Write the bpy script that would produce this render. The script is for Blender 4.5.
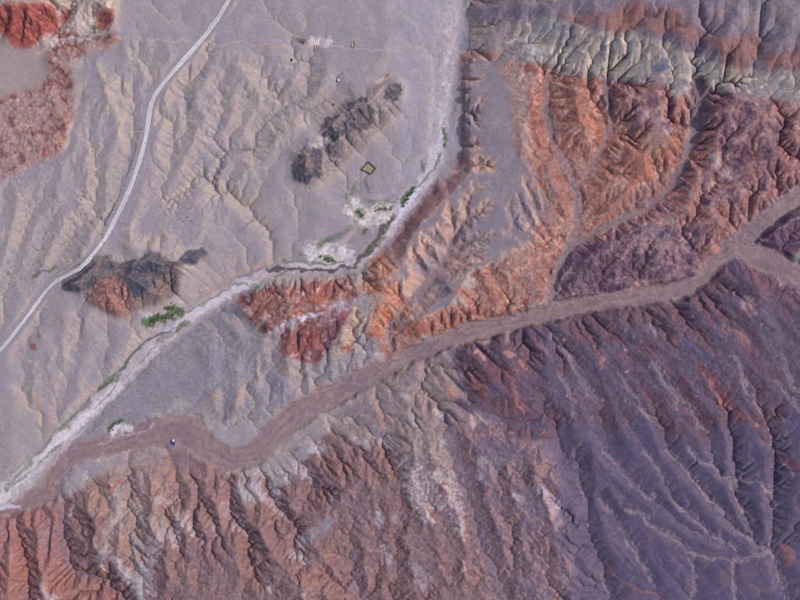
# Aerial view straight down on a desert river valley with eroded badlands.
# 1 unit = 1 metre.  The camera hangs 1000 m above the river mouth level.
import math, random, time
import numpy as np
try:
    import bpy
except ImportError:          # terrain code can be checked without Blender
    bpy = None
T0 = time.time()
CAM_H = 1000.0

# ------------------------------------------------------------------ camera, sky, sun, exposure
SUN_EL, SUN_AZ = 44.0, 14.0          # azimuth: degrees counter-clockwise from image right (+x)
if bpy:
    scene = bpy.context.scene
    for o in list(bpy.data.objects):
        bpy.data.objects.remove(o)
    col = scene.collection
    cam = bpy.data.cameras.new('camera')
    cam.sensor_width = 36.0
    cam.angle = 2 * math.atan(0.4)
    cam.clip_end = 20000.0
    cam_o = bpy.data.objects.new('camera', cam)
    cam_o.location = (0, 0, CAM_H)
    col.objects.link(cam_o)
    scene.camera = cam_o
    w = bpy.data.worlds.new('World')
    scene.world = w
    w.use_nodes = True
    nt = w.node_tree
    bg = nt.nodes['Background']
    sky = nt.nodes.new('ShaderNodeTexSky')
    sky.sky_type = 'NISHITA'
    sky.sun_disc = False
    sky.sun_elevation = math.radians(SUN_EL)
    sky.sun_rotation = math.radians(90 - SUN_AZ)
    sky.air_density = 1.0
    sky.dust_density = 1.5
    nt.links.new(sky.outputs[0], bg.inputs[0])
    bg.inputs[1].default_value = 0.15
    sun = bpy.data.lights.new('sun', 'SUN')
    sun.energy = 2.3
    sun.angle = math.radians(0.6)
    sun.color = (1.0, 0.95, 0.88)
    sun_o = bpy.data.objects.new('sun', sun)
    el, az = math.radians(SUN_EL), math.radians(SUN_AZ)
    from mathutils import Vector
    d = Vector((math.cos(el) * math.cos(az), math.cos(el) * math.sin(az), math.sin(el)))
    sun_o.rotation_euler = d.to_track_quat('Z', 'Y').to_euler()
    sun_o.location = d * 500
    col.objects.link(sun_o)
    vs = scene.view_settings
    vs.view_transform = 'Standard'
    vs.look = 'None'
    vs.gamma = 1.0
    vs.exposure = 0.15
    vs.use_curve_mapping = False

#TERRAIN-BEGIN
# ------------------------------------------------------------------ noise
def _table(seed):
    a = np.random.RandomState(seed).uniform(0, 2 * math.pi, (256, 256))
    return np.cos(a).astype(np.float32), np.sin(a).astype(np.float32)
_tabs = {}
def noise(x, y, s, seed=0):
    """gradient noise in about -1..1, feature size s metres"""
    s = s * 1.25
    if seed not in _tabs: _tabs[seed] = _table(seed)
    tx, ty = _tabs[seed]
    u = x / s + 1000.37; v = y / s + 1000.71
    iu = np.floor(u).astype(np.int32); iv = np.floor(v).astype(np.int32)
    fu = (u - iu).astype(np.float32); fv = (v - iv).astype(np.float32)
    i0 = iu & 255; i1 = (iu + 1) & 255; j0 = iv & 255; j1 = (iv + 1) & 255
    a = tx[j0, i0] * fu + ty[j0, i0] * fv; b = tx[j0, i1] * (fu - 1) + ty[j0, i1] * fv
    c = tx[j1, i0] * fu + ty[j1, i0] * (fv - 1); e = tx[j1, i1] * (fu - 1) + ty[j1, i1] * (fv - 1)
    su = fu * fu * fu * (fu * (fu * 6 - 15) + 10); sv = fv * fv * fv * (fv * (fv * 6 - 15) + 10)
    return ((a + (b - a) * su) * (1 - sv) + (c + (e - c) * su) * sv) * 1.5
def fbm(x, y, s, octv, seed=0, gain=0.5):
    r = 0; a = 1.0; n = 0
    ca, sa = 0.8, 0.6
    for k in range(octv):
        r = r + a * noise(x, y, s, seed + k * 17); n += a
        a *= gain; s *= 0.5
        x, y = ca * x - sa * y, sa * x + ca * y
    return r / n * 1.6
def ss(a, b, x):
    t = np.clip((x - a) / (b - a), 0, 1)
    return t * t * (3 - 2 * t)
def blur(a, n=1):
    for _ in range(n):
        p = np.pad(a, 1, mode='edge')
        a = (p[:-2, 1:-1] + p[2:, 1:-1] + 2 * p[1:-1, 1:-1]) / 4
        p = np.pad(a, 1, mode='edge')
        a = (p[1:-1, :-2] + p[1:-1, 2:] + 2 * p[1:-1, 1:-1]) / 4
    return a

# ------------------------------------------------------------------ grids
X0, X1, Y0, Y1 = -472.0, 472.0, -368.0, 368.0
class Grid:
    def __init__(g, dx):
        g.dx = dx
        g.nx = int(round((X1 - X0) / dx)) + 1; g.ny = int(round((Y1 - Y0) / dx)) + 1
        g.xs = X0 + np.arange(g.nx) * dx; g.ys = Y0 + np.arange(g.ny) * dx
        g.X, g.Y = np.meshgrid(g.xs, g.ys)
        g.X = g.X.astype(np.float32); g.Y = g.Y.astype(np.float32)
def sample(g, f, x, y):
    u = np.clip((np.asarray(x, float) - X0) / g.dx, 0, g.nx - 1.001); v = np.clip((np.asarray(y, float) - Y0) / g.dx, 0, g.ny - 1.001)
    i = u.astype(int); j = v.astype(int); a = u - i; b = v - j
    return (f[j, i] * (1 - a) + f[j, i + 1] * a) * (1 - b) + (f[j + 1, i] * (1 - a) + f[j + 1, i + 1] * a) * b
def resample(g, f, g2):
    return sample(g, f, g2.X, g2.Y).astype(np.float32)

def un(px, py, h=0.0):
    """map sheet coordinate (800 x 600 sheet) of a point at height h -> ground metres"""
    k = (CAM_H - h) / CAM_H
    return (px - 400.0) * k, (300.0 - py) * k
def P3(pts):
    return [un(p[0], p[1], p[2]) + (p[2],) for p in pts]

# ------------------------------------------------------------------ surveyed lines: (east, south, height)
RIVER = [(452,-60,23),(452,-10,22),(450,40,21),(446,80,19.5),(441,130,16.5),(436,160,15),(420,185,13.5),(400,212,12),(382,240,10.5),(360,262,9),(335,268,7.8),(300,268,6.5),(265,275,6),(235,288,5.5),(210,303,5),(190,318,4.5),(165,337,4),(145,355,3.5),(120,382,3),(100,402,2.6),(75,428,2),(50,455,1.5),(25,478,1),(0,498,.5),(-30,517,0),(-80,540,-1)]
WASH1 = [(880,330,33),(810,285,30),(780,268,29),(755,255,28),(735,247,27),(715,262,25.5),(700,280,24.5),(680,291,24),(640,296,22.5),(600,302,21),(560,310,19),(530,318,17.5),(500,325,16),(470,332,15),(440,342,13.5),(410,355,12),(380,370,10.5),(350,385,9),(320,402,8),(295,415,7),(275,434,6.2),(252,455,5.5),(228,459,4.8),(207,448,4.3),(190,430,4),(170,428,3.7),(145,434,3.2),(118,441,2.6),(90,448,2.2),(68,458,1.8),(57,475,1.5),(48,492,1.2),(20,504,.8),(-15,515,.2)]
WASH1W = [14,12,12,12,10,8,7,8,9,8,8,8,9,9,8,8,9,10,11,12,12,11,10,11,14,14,12,11,10,9,8,10,8,7]
WASH2 = [(735,247,27),(755,228,28.5),(775,212,30),(800,195,31.5),(850,175,33)]
WASH3 = [(548,310,18.5),(552,285,19.2),(558,265,20),(570,248,20.8),(577,225,21.8),(578,200,22.8),(573,180,23.8),(562,160,25),(552,140,26.5),(545,115,28.5),(545,95,30.5),(550,75,33.5)]
WASH3B = [(575,183,23.6),(590,170,25),(600,150,27),(612,125,29.5),(608,100,32.5),(603,85,36)]
WASH4 = [(698,84,44),(700,105,42),(697,125,40),(690,145,38)]
WASH5 = [(690,145,37),(683,165,34),(668,190,30.5),(645,210,27),(615,222,24.5),(590,235,22.3),(572,246,20.9)]
TRUNK = [(395,358,11.5),(389,340,12.4),(392,322,13.2),(405,308,14),(420,292,14.8),(430,280,15.6),(440,268,16.6),(448,255,17.8),(452,242,19.2)]
MESA = [(466,68),(474,59),(495,61),(508,85),(511,110),(516,140),(522,160),(533,176),(543,198),(541,222),(530,240),(521,245),(509,248),(499,253),(496,265),(484,268),(468,273),(457,290),(450,303),(436,312),(415,320),(408,316),(415,300),(404,290),(400,272),(404,255),(410,238),(420,224),(440,204),(458,186),(466,176),(468,164),(466,150),(466,120),(465,95),(466,80)]
def mesa_h(px, py): return 31.5 - 0.012 * (py - 60) - 0.03 * (500 - px)
TOE = [(468,-60,24),(468,-20,23.5),(467,45,22.5),(463,58,22),(463,100,20),(464,145,16.5),(453,171,15),(432,184,14.2),(416,203,13.2),(403,222,12.2),(386,246,11),(373,265,9.6)]
MESA_GULLY = [
 [(452,242,24.5),(458,230,27),(467,220,29),(477,213,31),(488,207,34)],
 [(467,219,29),(466,207,31),(471,195,33),(478,186,34),(487,184,35)],
 [(466,207,31),(461,198,33.5)],[(470,197,32.5),(462,190,34.5)],[(475,189,33.5),(474,181,35)],
 [(478,212,31.5),(487,203,33.5),(490,199,34.5)],[(484,208,33),(493,206,34.5)],[(472,216,30),(478,220,33)],
 [(453,238,25),(453,225,28),(450,212,31),(449,204,33.5)],[(451,218,29.5),(456,212,33)],[(452,222,28),(445,216,33)],
 [(453,228,27.5),(443,228,31),(438,223,33.5)],
 [(450,248,24),(438,243,27),(430,238,30),(424,232,33)],[(436,242,28),(434,231,33)],[(431,239,29.5),(426,240,32)],
 [(440,268,21.5),(431,258,25),(425,250,29),(420,241,32.5)],[(427,253,27.5),(420,251,32)],
 [(430,280,20),(420,268,24),(414,256,29),(411,247,32)],[(417,262,27),(410,262,31)],
 [(452,247,24),(462,245,27),(475,240,30.5),(493,236,33)],[(468,243,29),(473,248,32.5)],[(478,240,31),(482,234,33)],
 [(449,258,23),(460,258,26.5),(472,255,30),(481,251,32.5)],[(472,255,30),(480,258,32)],
 [(440,272,21),(455,270,26),(466,266,31)],[(420,292,19),(436,292,25),(446,288,30)],
 [(462,120,20),(466,114,28),(480,110,32),(492,102,35)],[(470,113,29),(474,121,32.5),(478,126,34)],[(476,111,31),(478,104,34.5)],
 [(462,148,18),(467,146,27),(480,139,31.5),(495,136,35)],[(474,143,29),(482,148,33.5)],
 [(450,170,14),(465,168,21),(478,165,27),(490,158,32),(494,152,34)],[(478,165,27),(489,166,33)],
 [(442,178,14.5),(446,186,24),(448,192,32)],[(428,188,14),(434,196,22),(437,201,32)],
 [(550,240,25.5),(541,220,28),(533,200,30),(524,178,33)],[(546,244,25),(531,228,28.5),(523,210,31),(517,194,33.5)],
 [(536,247,26),(520,235,29.5),(512,220,31.5),(510,202,34)],[(515,232,30),(506,233,33)],[(560,214,25.5),(548,200,28),(538,182,31),(530,166,33.5)],[(541,220,28),(536,212,31)],[(531,228,28.5),(526,232,31)],
 [(540,250,24),(528,250,27),(515,256,30),(504,262,32)],[(500,292,20),(494,280,24),(490,270,30)],[(478,300,20),(476,288,24),(473,276,30)],
]
VALLEYS = [  # (points, side slope of the carved valley, half width of the floor)
 ([(66,502,1.5),(62,530,5),(67,550,8),(75,573,10),(88,573,12),(105,581,14),(125,597,17),(150,630,20)], .75, 1.5),
 ([(15,511,1),(20,535,6),(26,562,12),(29,600,18)], .8, .5), ([(45,508,1.2),(50,530,8),(47,560,15)], .8, .5),
 ([(33,508,1),(30,525,9),(36,545,15)], .8, .5), ([(5,511,.8),(8,530,7),(3,555,13)], .8, .5),
 ([(352,505,22),(351,540,20),(357,580,17),(364,620,14),(370,690,10)], .5, 2.0),
 ([(440,415,28),(450,445,27),(463,485,25),(478,530,22.5),(490,560,20.5),(507,610,18),(530,690,14)], .45, 4),
 ([(475,405,29.5),(500,417,28),(530,422,27),(543,414,26.5),(554,422,26),(560,442,25),(565,458,24),(578,462,23.5),(580,482,22.5),(588,502,21.5),(590,540,19),(602,565,17.5),(612,620,14),(620,690,11)], .3, 1),
 ([(446,345,14),(453,365,19),(460,385,25)], .5, 1),
 ([(556,335,31),(568,355,30),(574,372,29),(582,388,28),(595,402,27),(603,430,25.5),(612,460,24)], .3, 2),
 ([(640,335,36),(655,365,33.5),(680,395,31),(705,430,28.5),(715,460,26)], .3, .5),
 ([(620,350,34),(640,385,31),(660,420,28.5),(668,450,26.5),(690,475,24.5),(720,508,21.5),(745,545,18.5)], .25, .5),
 ([(660,325,38.5),(690,362,35.5),(712,385,33.5),(728,412,31),(735,450,28),(740,500,22.5),(755,540,18.2)], .25, .5),
 ([(700,320,40),(725,340,38),(745,370,35),(760,405,32),(778,450,28),(776,500,22.5),(772,548,17.5),(785,600,14.5),(800,690,11)], .25, .5),
 ([(600,425,27),(618,466,24.5),(633,488,23.4),(655,500,22.4),(690,530,20.2),(735,549,18.2),(772,549,17.4)], .25, .5),
 ([(600,500,21.5),(630,545,19.2),(652,580,17),(670,640,13)], .25, .5), ([(745,305,42),(765,330,40),(785,360,38),(800,395,36)], .3, .5), ([(590,340,34),(600,370,31.5),(615,400,29.5),(632,430,27.8),(650,455,26)], .3, .5),
 ([(366,320,19),(362,335,16.5),(350,347,14.5),(352,360,12.5),(360,372,11)], .9, .5),
 ([(268,372,13),(266,395,9),(270,408,7.5),(277,413,6.6)], .6, .5), ([(300,372,13),(302,395,9),(303,408,7)], .6, .5),
 ([(228,388,9.5),(228,405,7.5),(229,425,5)], .5, 2), ([(247,390,10),(245,415,6),(243,430,5.5)], .5, 1),
 ([(45,432,3),(42,415,4.5),(38,400,6),(36,385,9)], .6, .5), ([(52,425,3),(55,402,5),(51,385,9)], .6, .5),
 ([(95,345,9),(75,368,6.5),(62,395,4.5),(56,420,3)], .35, 3),
 ([(56,46,16),(60,28,19),(70,10,24),(80,-20,28)], .6, 2), ([(38,36,18),(39,25,28),(38,10,37)], .8, .5), ([(0,40,17),(8,25,28),(6,8,38)], .8, .5), ([(20,45,17),(24,25,29),(22,10,38)], .8, .5),
 ([(88,38,18),(93,25,23),(97,5,32)], .8, .5),
 ([(205,175,12),(222,150,14),(252,150,15),(264,121,16),(288,108,17),(306,96,18),(310,76,18.5),(311,58,19)], .2, 2),
 ([(288,108,17),(310,111,18),(325,101,18.5),(336,93,19)], .2, 1.5),
 ([(170,215,11),(185,190,13),(205,160,15),(240,128,17),(248,105,18)], .2, 1.5),
 ([(40,300,9),(60,262,12),(75,232,14),(95,215,15),(98,180,17),(95,155,19),(94,130,21),(88,100,23)], .2, 1.5),
 ([(108,262,12),(112,230,14),(120,190,16),(128,160,18),(133,130,19.5),(135,100,21),(134,70,23),(132,50,24.5)], .2, 1.5),
 ([(5,300,9),(18,255,12),(30,220,14.5),(45,195,16),(55,170,18)], .2, 1),
 ([(25,280,10),(40,250,12.5),(48,225,14)], .2, 1), ([(150,225,13),(160,200,14.5),(170,170,16),(175,140,18),(178,100,20)], .2, 1),
 ([(260,225,10),(245,205,12),(225,190,14),(235,165,15)], .25, 1),
 ([(700,88,45),(699,68,49),(697,50,55),(705,30,61)], .6, 2), ([(757,92,48),(757,70,52),(758,48,58),(770,25,64)], .6, 1.5),
 ([(644,80,44),(641,55,50),(638,36,56)], .6, .5), ([(673,83,45),(670,60,51),(662,46,57)], .6, .5), ([(738,90,47),(735,74,52),(725,62,58)], .6, .5),
 ([(565,65,40),(568,45,45),(571,28,51)], .6, .5), ([(606,76,42),(602,52,48),(604,34,54)], .6, .5), ([(522,58,35),(524,40,38),(531,24,42)], .6, .5),
 ([(128,455,4),(132,480,7),(128,510,11),(135,545,16),(150,580,22)], .6, 1),
 ([(262,470,7),(270,495,12),(285,515,17),(300,530,22)], .7, .5),
 ([(160,430,3.5),(172,460,5),(180,490,8)], .25, 1),
]
RIDGES = [  # crest lines, side slope
 ([(64,282,15),(90,269,20),(110,270,21.5),(130,277,23),(148,262,25),(175,261,20),(203,252,16)], .55),
 ([(108,278,22),(116,290,20),(120,305,14)], .6), ([(140,268,23),(150,290,18),(160,310,11)], .45),
 ([(352,102,28),(358,116,32),(362,130,27)], .8), ([(368,100,27),(368,112,28)], .8), ([(326,124,24),(334,129,29),(338,140,24)], .8), ([(388,102,23),(393,92,28),(400,84,24)], .7),
 ([(296,160,20),(306,164,26),(310,178,22)], .75), ([(316,152,22),(318,168,22)], .7), ([(365,130,22),(385,108,20)], .35), ([(316,160,16),(330,145,19),(345,135,20)], .4),
 ([(0,8,40),(28,10,40),(55,8,37)], .7), ([(64,8,38),(68,20,30)], .8), ([(105,5,37),(108,25,27)], .8), ([(-20,60,16),(20,70,16)], .3),
 ([(707,140,45),(711,118,50),(725,104,53),(750,102,54),(772,110,53)], .6), ([(740,112,52),(735,150,45),(728,175,40)], .5), ([(765,115,52),(775,150,48),(770,185,41)], .45),
 ([(554,288,23),(565,272,28),(585,250,30),(602,240,31),(640,235,34)], .6), ([(748,240,31),(770,228,36),(800,212,39),(830,200,40)], .6),
 ([(522,68,35),(533,72,36),(560,68,40)], .6), ([(575,90,41),(582,120,37),(590,150,32)], .5), ([(625,90,44),(632,120,41),(628,150,37),(622,185,33),(605,208,28)], .5),
 ([(655,95,47),(660,125,44),(665,150,40)], .5), ([(532,100,34),(536,130,32),(545,165,29.5),(560,195,27)], .45),
 ([(645,160,40),(650,185,35)], .5), ([(700,170,41),(690,195,38),(670,215,34),(650,230,31)], .5), ([(745,165,45),(730,195,40),(718,225,35)], .5),
 ([(255,300,19),(285,298,24),(315,300,26),(335,303,23)], .6), ([(275,335,18),(300,322,25),(330,318,26),(345,310,23)], .6), ([(365,285,20),(385,275,24),(400,268,27)], .6),
 ([(305,340,20),(318,335,20),(325,345,16)], .6), ([(380,305,22),(385,318,20)], .5),
 ([(0,525,10),(12,545,17),(14,600,27)], .8), ([(24,515,9),(40,540,19),(45,575,25),(40,610,30)], .8), ([(62,508,5),(48,515,8)], .6), ([(80,505,11),(92,530,18),(110,555,22),(100,570,17)], .8),
 ([(105,490,8),(113,485,10)], .5), ([(150,480,12),(152,500,17),(155,540,23),(170,590,32)], .7),
 ([(240,500,18),(262,522,26),(270,545,29),(290,568,33),(305,600,38)], .7), ([(255,503,20),(280,505,21),(305,511,20)], .7), ([(290,485,16),(300,500,20)], .7),
 ([(335,470,22),(345,488,27),(340,500,27)], .6),
 ([(410,440,32),(418,470,33)], .5), ([(480,450,33),(492,480,33)], .5), ([(530,455,33),(545,480,33)], .45),
 ([(485,400,33),(490,376,33),(512,374,35),(516,402,34)], .5), ([(462,354,26),(475,357,28),(485,354,28)], .4),
 ([(335,425,12),(350,405,14),(375,405,16),(390,420,17)], .4), ([(320,440,10),(330,455,13)], .4),
]
SPOT = [  # general lie of the land
 (-60,-60,34),(30,-60,50),(100,-60,36),(130,-20,28),(240,-20,26),(350,-20,25),(420,-40,23.5),(110,90,24.5),(160,60,24),(200,100,21),(270,95,19.5),(350,70,20),(410,90,19.5),(150,130,20),(300,60,20),
 (20,200,18),(80,200,17),(150,200,15.5),(220,200,14),(300,215,11),(350,200,10),(335,185,12),(330,160,14),(390,150,14.5),(420,130,17),(370,170,12.5),(405,190,11),(355,245,8.6),(300,250,8.5),(250,262,8.5),
 (-60,230,15),(0,280,11),(40,330,10),(60,350,9),(100,340,9.5),(120,330,9.5),(150,325,8),(20,400,7),(70,405,5.5),(10,450,3.5),(40,440,3),(-60,420,5),(130,355,5.5),(230,240,12.5),(215,270,9.5),(165,315,8),(195,295,8),
 (20,70,15),(-30,80,14),(45,60,16.2),(20,85,15),(10,120,14),(-40,130,12),(30,150,15.5),(45,120,18),(72,60,25.5),(77,100,24.5),(70,125,23.5),(62,150,21.5),(20,172,18.5),(-5,186,17.5),(55,105,18.5),
 (480,10,30),(520,8,46),(565,8,54),(600,15,60),(640,5,66),(690,15,68),(740,10,70),(790,20,70),(850,0,74),(480,-50,34),(540,-50,54),(600,-50,64),(750,-60,76),(860,-60,78),(475,35,24),(500,40,32),
 (530,25,44),(550,15,51),(585,22,57),(610,28,59),(650,30,63),(685,38,64),(720,50,65),(745,45,66),(785,50,66),
 (510,62,32.5),(540,66,35),(560,66,37.5),(600,80,40),(650,84,45),(700,90,44.5),(740,94,48),(800,105,50),(850,110,52),
 (523,110,30),(528,140,28.5),(540,190,26.5),(530,265,25),(520,290,23.5),(500,302,23),(470,312,20),(445,325,17),(540,290,23),
 (585,140,33),(600,190,29),(640,140,39),(680,105,45),(680,135,40),(655,195,33),(720,150,44),(760,200,40),(790,170,46),(850,150,48),(850,240,48),(730,215,35),(690,230,36),(620,255,31),(660,260,31),(620,282,26),(660,280,27),(590,285,24),(580,270,27),(700,255,29),(770,245,31.5),
 (460,352,24),(500,341,29),(560,326,33),(620,313,37),(690,304,41),(760,291,44),(830,305,48),(500,380,30),(540,380,31),(560,405,30),(620,400,32.5),(680,400,35),(740,400,36),(800,390,39),(870,400,42),(720,360,39.5),(650,360,36),(600,360,33),
 (600,470,25),(640,450,28.5),(620,510,22.5),(660,500,24.5),(720,480,26.5),(800,480,30),(870,500,32),(545,500,29),(560,540,26),(575,580,22),(620,580,18),(700,575,17),(760,580,16),(830,630,12),(760,440,31),(700,530,21.5),(740,550,18.5),(530,440,31),(790,540,20),(860,600,18),
 (200,325,8),(150,372,6),(100,418,4.5),(75,440,3.5),(45,480,2),(200,380,10),(255,350,15),(290,362,16),(170,400,6.5),(215,405,9),(135,415,5),(330,372,14),(350,370,13),(340,345,17),(365,310,23),(360,330,20),(390,260,17),(370,275,15),(300,282,14),(345,282,16),(235,320,11),(225,345,11),(255,385,12),(310,392,11),(235,400,10.5),(380,345,15),(410,335,16),
 (200,470,6),(180,475,6.5),(150,460,5),(110,470,5.5),(85,480,4),(140,500,12),(165,485,8),(270,478,9),(300,460,9),(300,440,7),(420,390,18),(440,375,18),(395,405,17),(360,430,13),(420,430,30),(460,420,31),
 (-60,560,16),(10,600,28),(60,590,22),(60,660,30),(140,600,26),(200,640,32),(270,600,33),(330,600,27),(400,660,24),(480,640,24),(560,640,18),(660,640,12),(250,560,27),(180,560,25),(330,550,25),
]
ROAD = [(240,-25),(232,-6),(222,12),(208,32),(196,46),(178,66),(162,84),(154,96),(149,112),(147,130),(143,150),(136,172),(126,198),(116,218),(106,238),(95,252),(83,266),(70,274),(56,281),(44,293),(32,310),(18,328),(4,346),(-12,362),(-40,385)]

# ------------------------------------------------------------------ 1. base surface by relaxation between surveyed heights
def dense(pts, step):
    out = []
    for a, b in zip(pts[:-1], pts[1:]):
        n = max(1, int(math.dist(a[:2], b[:2]) / step))
        for k in range(n):
            t = k / n; out.append([a[i] + (b[i] - a[i]) * t for i in range(len(a))])
    out.append(list(pts[-1]))
    return out
def inpoly(px, py, poly):
    r = np.zeros(px.shape, bool)
    n = len(poly)
    for i in range(n):
        x1, y1 = poly[i]; x2, y2 = poly[(i + 1) % n]
        if y1 == y2: continue
        c = ((y1 > py) != (y2 > py)) & (px < (x2 - x1) * (py - y1) / (y2 - y1) + x1)
        r ^= c
    return r
cons = []
for L in [RIVER, WASH1, WASH2, WASH3, WASH3B, WASH4, WASH5, TRUNK, TOE]: cons += dense(P3(L), 1.4)
cons += P3(SPOT)
for L, s in RIDGES: cons += dense(P3(L), 1.4)
for a in range(395, 525, 2):
    for b in range(58, 325, 2):
        if inpoly(np.array([a * 1.]), np.array([b * 1.]), MESA)[0]: cons.append(un(a, b, 33) + (mesa_h(a, b),))
for L, s, wd in VALLEYS:
    if s >= .5: cons += dense(P3(L), 1.4)
cons = np.array(cons)
H = None; gp = None
for dx, it in ((29.5, 120), (16, 80), (6.4, 60), (3.2, 50)):
    g = Grid(dx)
    i = np.round((cons[:, 0] - X0) / dx).astype(int); j = np.round((cons[:, 1] - Y0) / dx).astype(int)
    ok = (i >= 0) & (i < g.nx) & (j >= 0) & (j < g.ny)
    s = np.zeros((g.ny, g.nx)); c = np.zeros((g.ny, g.nx))
    np.add.at(s, (j[ok], i[ok]), cons[ok, 2]); np.add.at(c, (j[ok], i[ok]), 1)
    m = c > 0; val = np.where(m, s / np.maximum(c, 1), 0)
    H = np.full((g.ny, g.nx), 20.) if H is None else resample(gp, H, g).astype(float)
    for _ in range(it):
        H[m] = val[m]
        p = np.pad(H, 1, mode='edge')
        H = (p[:-2, 1:-1] + p[2:, 1:-1] + p[1:-1, :-2] + p[1:-1, 2:]) / 4
    H[m] = val[m] * .7 + H[m] * .3
    gp = g
H = blur(H, 1)
G3 = g

# ------------------------------------------------------------------ 2. ridges and valleys
def seg_field(g, pts, reach, wx, wy, vals=None):
    """distance to a polyline and interpolated value, inside a window"""
    P = np.array(pts, float)
    a0 = max(0, int((P[:, 0].min() - reach - X0) / g.dx)); a1 = min(g.nx, int((P[:, 0].max() + reach - X0) / g.dx) + 2)
    b0 = max(0, int((P[:, 1].min() - reach - Y0) / g.dx)); b1 = min(g.ny, int((P[:, 1].max() + reach - Y0) / g.dx) + 2)
    if a1 <= a0 or b1 <= b0: return None
    sl = (slice(b0, b1), slice(a0, a1))
    x = wx[sl]; y = wy[sl]
    D = np.full(x.shape, 1e9, np.float32); V = np.zeros(x.shape, np.float32)
    vv = P[:, 2] if vals is None else np.array(vals, float)
    for k in range(len(P) - 1):
        ax, ay = P[k, :2]; bx, by = P[k + 1, :2]
        dx, dy = bx - ax, by - ay; l2 = dx * dx + dy * dy + 1e-9
        # small window of this segment
        i0 = max(0, int((min(ax, bx) - reach - X0) / g.dx) - a0); i1 = max(0, int((max(ax, bx) + reach - X0) / g.dx) + 2 - a0)
        j0 = max(0, int((min(ay, by) - reach - Y0) / g.dx) - b0); j1 = max(0, int((max(ay, by) + reach - Y0) / g.dx) + 2 - b0)
        q = (slice(j0, j1), slice(i0, i1))
        xx = x[q]; yy = y[q]
        if xx.size == 0: continue
        t = np.clip(((xx - ax) * dx + (yy - ay) * dy) / l2, 0, 1)
        d = np.hypot(xx - ax - t * dx, yy - ay - t * dy)
        n = d < D[q]
        Dq = D[q]; Vq = V[q]
        Dq[n] = d[n]; Vq[n] = (vv[k] + (vv[k + 1] - vv[k]) * t)[n]
    return sl, D, V
def warp(g, amp, s, seed):
    return g.X + amp * fbm(g.X, g.Y, s, 3, seed), g.Y + amp * fbm(g.X, g.Y, s, 3, seed + 50)

def polymask(g, poly, wx, wy, soft=2):
    """soft mask of a sheet polygon (vertices laid on the ground)"""
    xy = [lay(p[0], p[1]) for p in poly]
    xs = [p[0] for p in xy]; ys = [p[1] for p in xy]; r = 22
    a0 = max(0, int((min(xs) - r - X0) / g.dx)); a1 = min(g.nx, int((max(xs) + r - X0) / g.dx) + 2)
    b0 = max(0, int((min(ys) - r - Y0) / g.dx)); b1 = min(g.ny, int((max(ys) + r - Y0) / g.dx) + 2)
    sl = (slice(b0, b1), slice(a0, a1))
    m = inpoly(wx[sl], wy[sl], xy).astype(np.float32)
    return sl, blur(m, soft)
HREF = [G3, H]
def lay(px, py):
    """lay a sheet coordinate onto the terrain"""
    h = 20.
    for _ in range(4):
        x, y = un(px, py, h); h = float(sample(HREF[0], HREF[1], x, y))
    return un(px, py, h)

G = Grid(1.6)
H = resample(G3, H, G)
wx, wy = warp(G, 2.6, 9, 11)
PXG = 400 + (G.X + 3.2 * fbm(G.X, G.Y, 9, 3, 13)) / .9725; PYG = 300 - G.Y / .9725
sl, m = polymask(G, MESA, G.X + 3.2 * fbm(G.X, G.Y, 9, 3, 13), G.Y, 1)
H[sl] = np.where(m > .5, np.maximum(H[sl], mesa_h(PXG[sl], PYG[sl])), H[sl])
tm = (PXG > 448) & (PXG < 464.5 - 4 * ss(140, 165, PYG)) & (PYG > 56) & (PYG < 165)
H = np.where(tm, np.minimum(H, 25.6 - .0615 * PYG + .06 * np.maximum(0, PXG - 461)), H)
for L, s in RIDGES:
    r = seg_field(G, P3(L), 60, wx, wy)
    if r is None: continue
    sl, D, V = r
    H[sl] = np.maximum(H[sl], V - s * np.sqrt(D * D + 2) + .5)
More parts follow.
